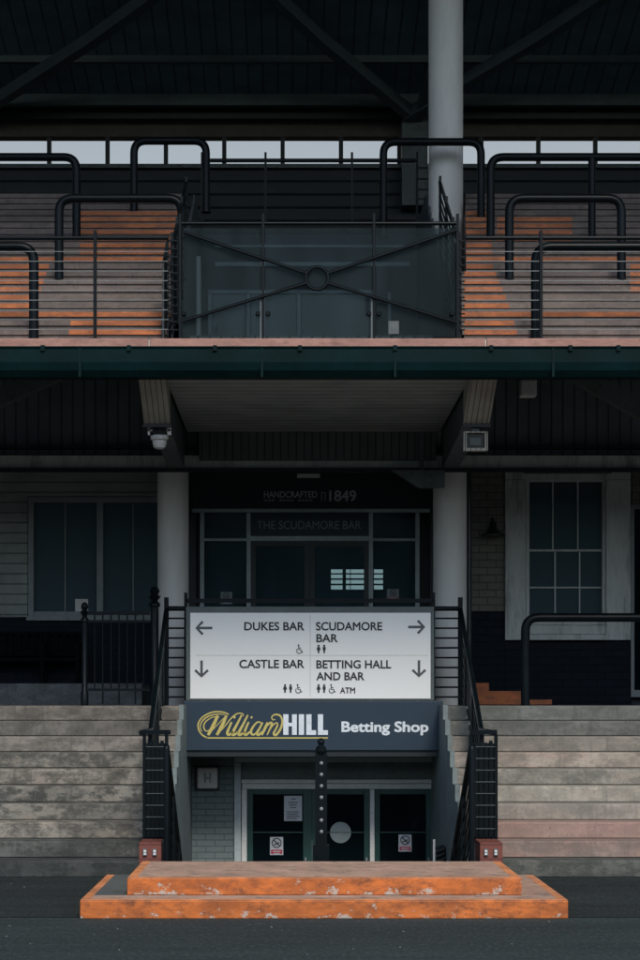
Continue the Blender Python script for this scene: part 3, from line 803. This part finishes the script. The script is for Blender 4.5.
# ------------------------------------------------------------------ upper deck railings
d = 20.5
def wire_rail(xa, xb, posts, label, zt=None):
    t = thing('wire_railing', label, 'railing', (wx((xa+xb)/2,d), d, DECK), 'wire railings along the upper deck edge')
    m = MB().tube([(wx(xa,d),d,wz(238,d)),(wx(xb,d),d,wz(238,d))], .022, 10); m.build('top_rail', M['tube'], t, True)
    for q in range(9):
        z = wz(251.6+9.72*q, d)
        MB().tube([(wx(xa,d),d-.0,z),(wx(xb,d),d-.0,z)], .0038, 6).build('wire', M['wire'], t)
    for px in posts:
        m = MB().box(wx(px,d)-.016, wx(px,d)+.016, d-.03, d+.03, DECK-.005, wz(231,d)); m.box(wx(px,d)-.07, wx(px,d)+.07, d-.05, d+.05, DECK-.002, DECK+.012)
        m.build('post', M['tube'], t, bevel=.004)
wire_rail(-500, 168, (-420,-260,-80,95), 'wire railing with one dark post on the upper deck left of the glass balustrade')
wire_rail(466, 1100, (541,720,900,1080), 'wire railing with one slim post on the upper deck right of the glass balustrade')

t = thing('glass_balustrade', 'smoky glass balustrade with crossed rods and centre ring on the upper deck', 'balustrade', (wx(320,d), d, DECK))
MB().tube([(wx(180,d),d,wz(223.5,d)),(wx(458,d),d,wz(223.5,d))], .02, 10).build('top_rail', M['tube'], t, True)
for px in (180, 263, 374, 457.5):
    m = MB().box(wx(px,d)-.014, wx(px,d)+.014, d-.025, d+.025, DECK-.005, wz(214,d)); m.build('post', M['tube'], t, bevel=.004)
    if px in (263,374): MB().box(wx(px,d)-.03, wx(px,d)-.016, d-.015, d+.015, DECK, wz(297,d)).build('channel', M['beam'], t)
for a, b_ in ((183,261),(265,372),(376,455.5)):
    o = MB().pbox(a, b_, 228, 337, d+.005, .012).build('glass_panel', M['balglass'], t)
m = MB()
for (a, b_) in (((184,233),(306,274)), ((182,322),(306,284)), ((328,274),(456,231)), ((328,284),(456,323))):
    m.tube([(wx(a[0],d),d-.04,wz(a[1],d)),(wx(b_[0],d),d-.04,wz(b_[1],d))], .018, 8)
m.build('cross_rod', M['tube'], t, True)
rc_ = (wx(317,d), wz(279,d)); ring = [(rc_[0]+.115*math.cos(a*math.pi/16), d-.04, rc_[1]+.115*math.sin(a*math.pi/16)) for a in range(33)]
MB().tube(ring, .018, 8).build('ring', M['tube'], t, True)
m = MB()
for px in (184, 258, 268, 369, 379, 452): MB().lathe((wx(px,d), d-.0, wz(314,d)), [(.025,0),(.025,.02),(.015,.03)], 12, axis='y').build('glass_clamp', M['tube'], t)

# sloping guards up the sides of the opening
def flank(x, px0, px1, label):
    t = thing('slope_guard', label, 'railing', (x, d, DECK), 'sloping guards beside the central opening')
    sl = .5
    def p(y, h): return (x, y, DECK + h + max(0, (y-D0))*sl)
    MB().tube([p(20.55,1.05), p(D0,1.05), p(23.4,1.05)], .02, 8).build('top_rail', M['tube'], t, True)
    for h in [.1+.1*q for q in range(9)]:
        MB().tube([p(20.55,h), p(D0,h), p(23.4,h)], .010, 6).build('infill_bar', M['tube'], t)
    for yy in (20.6, 21.5, 22.4, 23.35):
        hh = DECK + max(0,yy-D0)*sl
        MB().box(x-.014, x+.014, yy-.035, yy+.035, hh-.02, hh+1.12).build('post', M['tube'], t)
    # short return panel facing out
    a, b_ = px0, px1
    m = MB()
    for q in range(12): m.pbox(a, b_, 240+q*8.1, 241.2+q*8.1, d+.02, .02)
    m.pbox(a, a+1.6, 234, 337, d+.02, .03); m.build('return_panel', M['tube'], t)
    MB().prism([(d+.05,DECK),(d+.05,wz(262,d)),(21.2,wz(225,d)),(21.2,DECK)], x-.10 if x<0 else x-.02, x-.08 if x<0 else x, 'x').build('kick_panel', M['blackwall'], t)
flank(-1.235, 167, 179, 'black sloping guard at the left side of the glass balustrade')
flank(1.73, 458.5, 465, 'black sloping guard at the right side of the glass balustrade')
# guard above the opening at the back
q = 28.0
t = thing('landing_rail', 'thin dark rail with slim posts seen against the high windows', 'railing', (.2, q, 8.25))
MB().tube([(wx(205,q),q,wz(160.5,q)),(wx(417,q),q,wz(160.5,q))], .028, 8).build('top_rail', M['tube'], t, True)
for px in (202, 265.5, 352, 417):
    MB().box(wx(px,q)-.016, wx(px,q)+.016, q-.02, q+.02, 8.2, wz(152.5,q)).build('post', M['tube'], t)
t = thing('ladder', 'short steel ladder against the dark post beside the big column', 'ladder', (wx(424,30.5), 30.5, 8.2))
q = 30.5
for yy in (167,178,188.5,198): MB().pbox(417.6, 429.9, yy, yy+1.5, q, .03).build('rung', M['tube'], t)
for xx in (416,430): MB().pbox(xx, xx+1.5, 155, 204, q-.01, .05).build('stile', M['tube'], t)

# ------------------------------------------------------------------ crush barriers
def barrier(xa, xb, top, d, zf, label, mids=(), r=.05):
    t = thing('crush_barrier', label, 'barrier', (wx((xa+xb)/2,d), d, zf), 'black tubular crush barriers')
    X0, X1 = wx(xa,d)+r, wx(xb,d)-r; Z = wz(top,d)-r
    pts = arc_path([(X0,d,zf),(X0,d,Z),(X1,d,Z),(X1,d,zf)], .16, 7)
    MB().tube(pts, r, 16).build('hoop', M['tube'], t, True)
    for px in mids: MB().tube([(wx(px,d),d,zf),(wx(px,d),d,Z)], r*.9, 14).build('mid_leg', M['tube'], t, True)
    for X in [X0, X1]+[wx(px,d) for px in mids]:
        MB().lathe((X,d,zf), [(r+.018,0),(r+.018,.008)], 16).build('foot_plate', M['tube'], t)
def zt(d): 
    k = int((d-D0)//UT); return DECK if d < D0 else uh(k)
for a in ((-150,38.5,242,20.66,'left-hand crush barrier nearest the upper deck edge, cut by the left frame edge',()),
          (54.5,186,194,22.58,'crush barrier in the second row of the upper deck, left of the glass balustrade',()),
          (-120,80.5,153,24.4,'third-row crush barrier at the left frame edge in front of the high windows',()),
          (130,210,137,25.6,'narrow crush barrier topmost on the left, in front of the high windows',()),
          (531,760,242,20.66,'right-hand crush barrier nearest the upper deck edge, cut by the right frame edge',()),
          (505,626,194,22.58,'crush barrier in the second row of the upper deck, right of the big column',()),
          (486.5,760,153,24.4,'wide crush barrier with a middle leg at the upper right before the windows',(592,)),
          (379.5,485,138,25.45,'crush barrier passing behind the big upper column',())):
    barrier(a[0], a[1], a[2], a[3], zt(a[3]) if a[2] != 138 else 7.6, a[4], a[5])
barrier(521, 760, 613, 23.2, FLOOR, 'lower crush barrier on the concourse in front of the sash window', (), .052)

# ------------------------------------------------------------------ stair guards beside the sign
def guard(side, label):
    """side=-1 left, +1 right: rail down the terrace beside the stairwell, ending in a closed end panel"""
    X = .25 + side*1.72
    t = thing('stair_guard', label, 'railing', (X, 21, 0), 'black stair guards either side of the stairwell')
    yT, zT = 23.4, 2.80; yB, zB = 20.8, 1.41; yF = 19.52
    xin = XL+.03 if side < 0 else XR-.03
    xs = wx(186.5,yT) if side < 0 else wx(433.5,yT)
    # handrail: across from the sign, round the corner, down the slope, level to the front
    path = arc_path([(xs,yT,zT),(X,yT,zT),(X,yB,zB),(X,yF,zB-.0)], .05, 4)
    MB().tube(path, .028, 10).build('handrail', M['tube'], t, True)
    for q in range(9):
        h = .115*(q+1)
        MB().tube([(xs,yT,zT-h),(X,yT,zT-h),(X,yB+.02,zB-h)], .011, 6).build('infill_bar', M['tube'], t)
    for yy in (yT, 22.55, 21.7, yB):
        k = min(NST-1, max(0, int((yy-T0)/TREAD))); zf = RISE*(k+1)
        zz = zB + (zT-zB)*(yy-yB)/(yT-yB)
        MB().box(X-.025, X+.025, yy-.045, yy+.045, zf-.01, zz+(.13 if yy==yT else 0)).build('post', M['tube'], t)
    # end panel that faces out
    xa, xb = (wx(144.3,yF), wx(166.5,yF)) if side < 0 else (wx(470.5,yF), wx(496,yF))
    z0, z1 = .36, wz(734.5,yF)
    e = MB(); n = 6
    e.box(xa-.01, xb+.04 if side<0 else xb+.01, yF-.03, yF+.03, z1, z1+.045); e.box(xa, xb, yF-.02, yF+.02, z0, z0+.03)
    for q in range(n):
        x = xa + (xb-xa)*q/(n-1); e.box(x-.016, x+.016, yF-.02, yF+.03, z0, z1 if q in (0,n-1) else z1-.06-.02*(q%2))
    e.build('end_panel', M['tube'], t)
    e = MB().box(xa+.01, xb-.01, yF+.04, yF+.34, z0, z1-.09); e.build('folded_leaves', M['black'], t)
    for q in range(9):
        z = z1-.12-q*.114
        MB().tube([(xa+.015 if side<0 else xa+.05, yF-.028, z),(xb-.01,yF-.028,z)], .004, 6).build('cross_wire', M['signframe'], t)
guard(-1, 'black metal stair guard descending from the left end of the white sign')
guard(1, 'black metal stair guard descending from the right end of the white sign')

# descending handrails into the stairwell
def dive(X, label, single=False):
    t = thing('stair_handrail', label, 'handrail', (X, 18.4, .1), 'handrails going down the basement stair')
    y0, zt_ = 18.4, 1.32; y1 = 21.0; sl = .56
    w_ = .022
    MB().tube(arc_path([(X,y0,.1),(X,y0,zt_),(X,y1,zt_-(y1-y0)*sl),(X,y1,-1.35)], .05, 4), .026, 10).build('rail', M['tube'], t, True)
    for q in range(7):
        h = .13*(q+1)
        MB().tube([(X,y0,zt_-h),(X,y1,zt_-h-(y1-y0)*sl)], .010, 6).build('infill_bar', M['tube'], t)
    if single:
        m = MB().box(X-.055, X+.055, y0-.05, y0-.035, -.3, zt_-.06); m.lathe((X,y0-.03,zt_-.04), [(.03,-.05),(.05,-.02),(.05,.01),(.022,.04),(.034,.06),(.03,.085),(.01,.1)], 16); m.build('post_plate', M['tube'], t)
        m = MB()
        for q in range(7): m.lathe((X+.003, y0-.05, wz(763+11.4*q, y0)), [(.017,0),(.017,.006),(.008,.012)], 10, axis='y')
        m.build('bolts', M['wire'], t)
        m = MB().box(X-.075, X+.075, y0-.06, y0+.06, -.3, .4); m.build('post_base', M['tube'], t)
    else:
        for yy in (19.3, 20.2):
            MB().box(X-.02, X+.02, yy-.03, yy+.03, -1.2, zt_-(yy-y0)*sl).build('post', M['tube'], t)
dive(-1.155, 'handrail sloping down inside the left wall of the stairwell')
dive(1.655, 'handrail sloping down inside the right wall of the stairwell')
dive(wx(321,18.4), 'central handrail with bolted post in front of the betting shop doors', True)

# red brick blocks with sockets
def block(xa, xb, label):
    q = 18.45; t = thing('brick_block', label, 'brick block', (wx((xa+xb)/2,q), q, 0), 'red brick blocks at the foot of the stair guards')
    MB().box(wx(xa,q), wx(xb,q), q, q+.5, 0, wz(842.6,q)).build('block', M['redbrick'], t, bevel=.006)
    for f_ in (.27, .70):
        xc = xa+(xb-xa)*f_; o = MB().pbox(xc-2.1, xc+2.1, 848.8, 856, q-.02, .02).build('socket', M['inkgrey'], t)
        MB().pbox(xc-1.3, xc+1.3, 850, 852.4, q-.03, .01).build('cap', M['white'], o); MB().pbox(xc-1.3, xc+1.3, 853, 855, q-.03, .01).build('cap', M['white'], o)
block(138.7, 161.2, 'small red brick block at the left end of the orange platform')
block(480, 502.8, 'small red brick block at the right end of the orange platform')
m = MB().box(wx(161.6,18.6), wx(167,18.6), 18.6, 18.9, 0, .42)
tag(m.build('steel_upright', M['black']), 'short black upright bar beside the left brick block', 'post')

# ------------------------------------------------------------------ signs
q = 23.36
t = thing('direction_sign', 'large white direction sign in a grey green frame naming the bars', 'sign', (wx(310,q), q, wz(700,q)))
MB().pbox(185.8, 434.3, 606.5, 700.5, q, .09).build('frame', M['signframe'], t, bevel=.006)
MB().pbox(190.2, 430.6, 612.8, 698.6, q-.012, .012).build('panel', M['signwhite'], t)
p = q-.012
m = MB(); m.pbox(196, 428, 655.1, 655.7, p-.002, .002); m.pbox(309.9, 310.5, 614, 697, p-.002, .002); m.build('divider', M['lampgrey'], t)
for body, a, b_, yt, yb in (('DUKES BAR',244.5,304,621.8,630.2),('CASTLE BAR',239.5,304,659.5,667.9),('SCUDAMORE',316.2,382,621.8,630.2),('BAR',316.6,337.5,633.8,642),('BETTING HALL',316.6,391,659.9,668.2),('AND BAR',316.6,364,671.9,680)):
    lettering(body, a, b_, yt, yb, p, M['ink'], t, .022)
lettering('ATM', 340.2, 355, 687.2, 693.2, p, M['ink'], t, .022)
def arrow(cx, cy, dx, dy, L=8):
    m = MB(); s1 = 23.36/FPX
    C_ = Vector((wx(cx,p), wz(cy,p))); D_ = Vector((dx,dy)); N_ = Vector((-dy,dx)); L = L*s1
    tip = C_+D_*L; w_ = 2.6*s1
    m.stroke([tuple(C_-D_*L), tuple(tip-D_*w_*.6)], w_, p, .003)
    m.stroke([tuple(tip-D_*L*.80+N_*L*.80), tuple(tip-D_*w_*.1), tuple(tip-D_*L*.80-N_*L*.80)], w_, p, .0036)
    m.build('arrow', M['inkgrey'], t)
arrow(204.3, 628, -1, 0); arrow(416.2, 627, 1, 0); arrow(201.5, 668.5, 0, -1); arrow(419, 668.3, 0, -1)
def persons(px, py):
    m = MB(); s1 = 23.36/FPX
    for k in (0, 1):
        cx = wx(px+k*5.6, p); cz = wz(py, p)
        m.lathe((cx,p,cz+3.3*s1), [(1.1*s1,0),(1.1*s1,.004)], 12, axis='y')
        w1, w2 = (1.5, 1.5) if k else (1.2, 2.1)
        m.prism([(cx-w1*s1,cz+2.1*s1),(cx+w1*s1,cz+2.1*s1),(cx+w2*s1,cz-1.0*s1),(cx+.9*s1,cz-1.2*s1),(cx+.8*s1,cz-4.2*s1),(cx-.8*s1,cz-4.2*s1),(cx-.9*s1,cz-1.2*s1),(cx-w2*s1,cz-1.0*s1)], p-.004, p, 'y')
    m.build('toilet_symbol', M['ink'], t)
def wheelchair(px, py):
    m = MB(); s1 = 23.36/FPX; cx, cz = wx(px,p), wz(py,p)
    m.lathe((cx-.9*s1,p,cz+3.6*s1), [(.9*s1,0),(.9*s1,.004)], 10, axis='y')
    m.stroke([(cx-.8*s1,cz+2.5*s1),(cx-.6*s1,cz-.8*s1),(cx+1.7*s1,cz-.8*s1),(cx+2.6*s1,cz-3.3*s1),(cx+3.6*s1,cz-3.1*s1)], .95*s1, p, .004)
    m.stroke([(cx-.7*s1,cz+1.0*s1),(cx+1.4*s1,cz+1.0*s1)], .8*s1, p, .0042)
    m.stroke([(cx-.3*s1+2.5*s1*math.cos(R(a)), cz-1.9*s1+2.5*s1*math.sin(R(a))) for a in range(130, 345, 15)], .8*s1, p, .0038)
    m.build('wheelchair_symbol', M['ink'], t)
wheelchair(299.5, 649); persons(285, 688.5); wheelchair(298.5, 688.6); persons(318.6, 649); persons(318.6, 688.5); wheelchair(332, 688.6)

q = 23.14
t = thing('shop_sign', 'dark navy betting shop fascia sign with yellow script and white letters', 'sign', (wx(313,q), q, wz(752,q)))
MB().pbox(183.6, 442.6, 700.8, 750.6, q, .2).build('board', M['navy'], t, bevel=.008)
m = MB().pbox(184.5, 442, 751, 756.5, q+.03, .25); m.build('under_tray', M['blackwall'], t)
m = MB().pbox(443, 447.5, 722, 757, q+.02, .15); m.build('end_bracket', M['black'], t)
lettering('Betting Shop', 342, 428, 721.2, 731.6, q, M['letter_white'], t, .034, name='shop_lettering')
def cc(x, y): return (wx(180+x/4.571, q), wz(690+y/4.571, q))
u = (q/FPX)/4.571
def sc(m, pts, w0, w1=None, smooth=True, th=.003):
    P = spline(pts) if smooth and len(pts) > 2 else pts
    n = len(P); w1 = w0 if w1 is None else w1
    ws = [(w0+(w1-w0)*(1-abs(2*i/(n-1)-1)))*u for i in range(n)]
    m.stroke([cc(*a) for a in P], ws, q, th)
m = MB()
sc(m, [(222,112),(195,101),(150,101),(108,120),(85,148),(84,176),(98,202),(122,217),(150,219),(400,219),(676,219)], 6, 7)
sc(m, [(205,113),(170,110),(130,120),(102,142),(92,168),(100,190)], 3, 7, th=.0033)
sc(m, [(180,124),(150,124),(120,142),(108,165),(116,186),(132,184),(148,162)], 3, 7, th=.0034)
sc(m, [(172,116),(160,145),(140,185),(128,206)], 12, 16, th=.0036)
sc(m, [(128,206),(165,165),(212,116)], 4)
sc(m, [(212,116),(198,150),(180,185),(168,206)], 12, 16, th=.0037)
sc(m, [(168,206),(205,165),(235,128),(262,108),(285,108),(290,120)], 4, 6, th=.0032)
for x in (0, ):
    pass
def ii(x): 
    sc(m, [(x+14,146),(x,178),(x-6,197),(x+2,205),(x+20,190)], 8, 13, th=.0036); sc(m, [(x+24,122),(x+30,128)], 10, th=.0036)
def ll(x): sc(m, [(x+38,114),(x+20,150),(x-4,197),(x+4,205),(x+22,190)], 7, 13, th=.0036)
ii(222); ll(244); ll(272); ii(300)
sc(m, [(372,152),(356,146),(336,165),(324,190),(332,204),(348,196),(368,164)], 5, 11, th=.0035)
sc(m, [(378,148),(362,178),(352,197),(360,205),(378,188)], 7, 13, th=.0037)
sc(m, [(400,148),(388,176),(374,206)], 8, 13, th=.0036)
sc(m, [(376,200),(396,165),(414,150),(420,158),(410,180),(398,206)], 5, 12, th=.0035)
sc(m, [(400,200),(422,165),(440,150),(446,160),(436,182),(428,198),(438,206),(458,180),(468,145),(458,118),(436,112),(420,122),(424,136),(436,134)], 4, 11, th=.0034)
m.build('script_lettering', M['gold'], t)
m = MB()
def rb(x0, x1, y0, y1): 
    a = cc(x0,y1); b_ = cc(x1,y0); m.box(a[0], b_[0], q-.005, q, a[1], b_[1])
rb(472,496,111,205); rb(512,534,111,205); rb(496,512,150,166); rb(543,567,111,205)
rb(577,601,111,205); rb(601,622,184,205); rb(630,654,111,205); rb(654,676,184,205)
m.build('block_lettering', M['letter_white'], t)
# landing railing behind the top of the sign
q = 23.46
t = thing('landing_railing', 'low black railing running behind the top edge of the white sign', 'railing', (.2, q, FLOOR))
MB().box(wx(186.5,q), wx(433,q), q, q+.04, wz(602.6,q), wz(598.6,q)).build('top_rail', M['tube'], t)
for px in (185.6, 433.6): MB().box(wx(px,q)-.018, wx(px,q)+.018, q, q+.05, FLOOR-.1, wz(592.5,q)).build('post', M['tube'], t)
m = MB()
for k in range(8): m.box(wx(187,q), wx(432,q), q+.01, q+.03, wz(612+k*11,q)-.01, wz(612+k*11,q)+.01)
m.build('infill_bar', M['tube'], t)

# ------------------------------------------------------------------ ornamental fence and bench on the left concourse
q = 23.2
t = thing('ornamental_fence', 'short black iron fence with ball finials left of the stair guard', 'fence', (wx(119,q), q, FLOOR))
def fpost(px, top, w_, tall):
    z1 = wz(top,q); X = wx(px,q); m = MB(); k = w_
    h = z1-FLOOR
    m.lathe((X,q,FLOOR), [(k*1.35,0),(k*1.35,.15),(k,.17),(k,h-.24),(k*1.4,h-.23),(k*1.4,h-.20),(k*.7,h-.17),(k*1.1,h-.14),(k*1.6,h-.12),(k*.8,h-.095),(k*1.15,h-.07),(k*1.25,h-.045),(k*.8,h-.012),(k*.2,h)], 18)
    m.build('post', M['tube'], t, True)
fpost(84.5, 602, .034, 0); fpost(154.5, 586.5, .046, 1)
m = MB(); xa, xb = wx(88,q), wx(150,q)

for ya_, yb_ in ((611.5,615),(620,622.5),(688.5,691)): MB().box(xa, xb, q-.017, q+.017, wz(yb_,q), wz(ya_,q)).build('rail', M['tube'], t)
for k in range(7):
    px = 94.5+8.15*k; X = wx(px,q)
    MB().tube([(X,q,wz(704 if k%2 else 690,q)),(X,q,wz(613,q))], .010, 8).build('baluster', M['tube'], t)
t = thing('bench', 'dark slatted bench against the left wall under the wide window', 'bench', (wx(20,26.2), 26.2, 1.95))
zf = wz(683.5,25.3); q = 26.15
xa, xb = -4.3, wx(79,q)
m = MB(); m.box(xa, xb, q, q+.45, wz(661,q), wz(658,q)); m.build('seat', M['bench'], t)
m = MB(); m.box(xa, xb, q+.42, q+.46, wz(633.5,q), wz(630.5,q)); m.box(xa, xb, q+.42, q+.46, wz(655,q), wz(652,q))
k = xa+.04
while k < xb-.04: m.box(k, k+.05, q+.425, q+.455, wz(654,q), wz(632,q)); k += .10
m.build('backrest', M['bench'], t)
for X in (xb-.05, -3.3):
    MB().box(X, X+.05, q+.02, q+.09, zf, wz(645,q)).build('leg', M['bench'], t); MB().box(X, X+.05, q+.36, q+.42, zf, wz(631,q)).build('leg', M['bench'], t)
    MB().box(X-.005, X+.055, q, q+.42, wz(645,q), wz(643,q)).build('armrest', M['bench'], t)

# ------------------------------------------------------------------ small fittings
q = D_WALL
t = thing('wall_lamp', 'black barn style wall lamp between the right column and the sash window', 'wall lamp', (wx(491,q), q, wz(530,q)))
X, z = wx(491.5,q), wz(537,q)
MB().lathe((X,q-.22,z), [(.165,0),(.165,.012),(.09,.05),(.055,.09),(.05,.16),(.02,.20)], 20).build('shade', M['black'], t, True)
MB().tube(arc_path([(X,q-.22,z+.18),(X,q-.22,z+.24),(X,q-.02,z+.24),(X,q,z+.16)], .05, 4), .012, 8).build('arm', M['black'], t, True)
q = 21.34
t = thing('dome_camera', 'pale dome security camera hanging under the left cantilever beam end', 'security camera', (wx(158,q), q+.1, wz(424,q)))
X, z = wx(158.8,q), wz(448,q)
MB().lathe((X,q+.1,z), [(.03,0),(.06,.015),(.075,.06),(.075,.09)], 24).build('dome', M['lampgrey'], t, True)
MB().lathe((X,q+.1,z+.092), [(.075,0),(.095,.01),(.095,.05),(.07,.06)], 24).build('collar', M['lampgrey'], t, True)
MB().lathe((X,q+.1,z+.155), [(.07,0),(.085,.03),(.06,.09)], 24).build('housing', M['black'], t, True)
m = MB(); m.box(X-.125, X-.10, q+.08, q+.12, z+.15, 4.66); m.box(X+.085, X+.125, q+.08, q+.12, z+.15, 4.66); m.box(X-.12, X+.12, q+.08, q+.12, z+.19, z+.21); m.build('bracket', M['lampgrey'], t)
t = thing('floodlight', 'square floodlight with pale rim under the right cantilever beam end', 'floodlight', (wx(476,q), q, wz(451,q)))
m = MB(); fx0, fx1, fz0, fz1 = wx(463.7,q), wx(488,q), wz(450.6,q), wz(431.3,q); w_ = .028
m.box(fx0, fx1, q, q+.1, fz0, fz0+w_); m.box(fx0, fx1, q, q+.1, fz1-w_*.6, fz1); m.box(fx0, fx0+w_*1.2, q, q+.1, fz0+w_, fz1-w_*.6); m.box(fx1-w_*1.2, fx1, q, q+.1, fz0+w_, fz1-w_*.6); m.build('rim', M['haunch'], t)
MB().box(fx0+w_, fx1-w_, q+.06, q+.1, fz0+w_, fz1-w_*.6).build('glass', M['glass2'], t)
MB().box(fx0+.07, fx1-.07, q+.045, q+.06, fz0+.06, fz1-.06).build('lamp', M['signframe'], t)
MB().box(fx0+.09, fx1-.09, q+.03, q+.09, fz1, 4.67).build('bracket', M['black'], t)
q = 22.3
t = thing('square_light', 'small white square light under the deck right of the cantilever beam', 'light', (wx(528.5,q), q, wz(396,q)))
MB().pbox(520.5, 537, 379.5, 396, q, .16).build('housing', M['white'], t, bevel=.015)
MB().pbox(522, 535.5, 381, 393.5, q-.008, .01).build('diffuser', M['white'], t)
MB().box(wx(527,q), wx(530,q), q+.05, q+.1, wz(379.5,q), 5.3).build('stem', M['black'], t)
q = 26.2
t = thing('strip_light', 'short unlit strip light under the porch ceiling above the painted wording', 'light', (wx(308,q), q, wz(476,q)))
MB().pbox(297, 320, 473.5, 477.5, q, .08).build('batten', M['column'], t, bevel=.008)
MB().box(wx(305,q), wx(311,q), q+.02, q+.06, wz(473.5,q), wz(473.5,q)+.2).build('stem', M['black'], t)
e = D_WALL-.1
nosmoke(220.5, 232, 592, 604, e+.04, 'small dim notice on the bar glass left of the bar doors', True)
nosmoke(387, 399, 589, 601, e+.04, 'small dim notice on the bar glass right of the bar doors', True)
t = thing('deck_notice', 'tiny square notice at the foot of the glass balustrade', 'notice', (wx(393,20.49), 20.49, DECK))
MB().pbox(388.5, 399, 321, 334, 20.49, .004).build('plate', M['inkgrey'], t); MB().pbox(390.5, 397, 323, 329, 20.487, .002).build('symbol', M['signframe'], t)
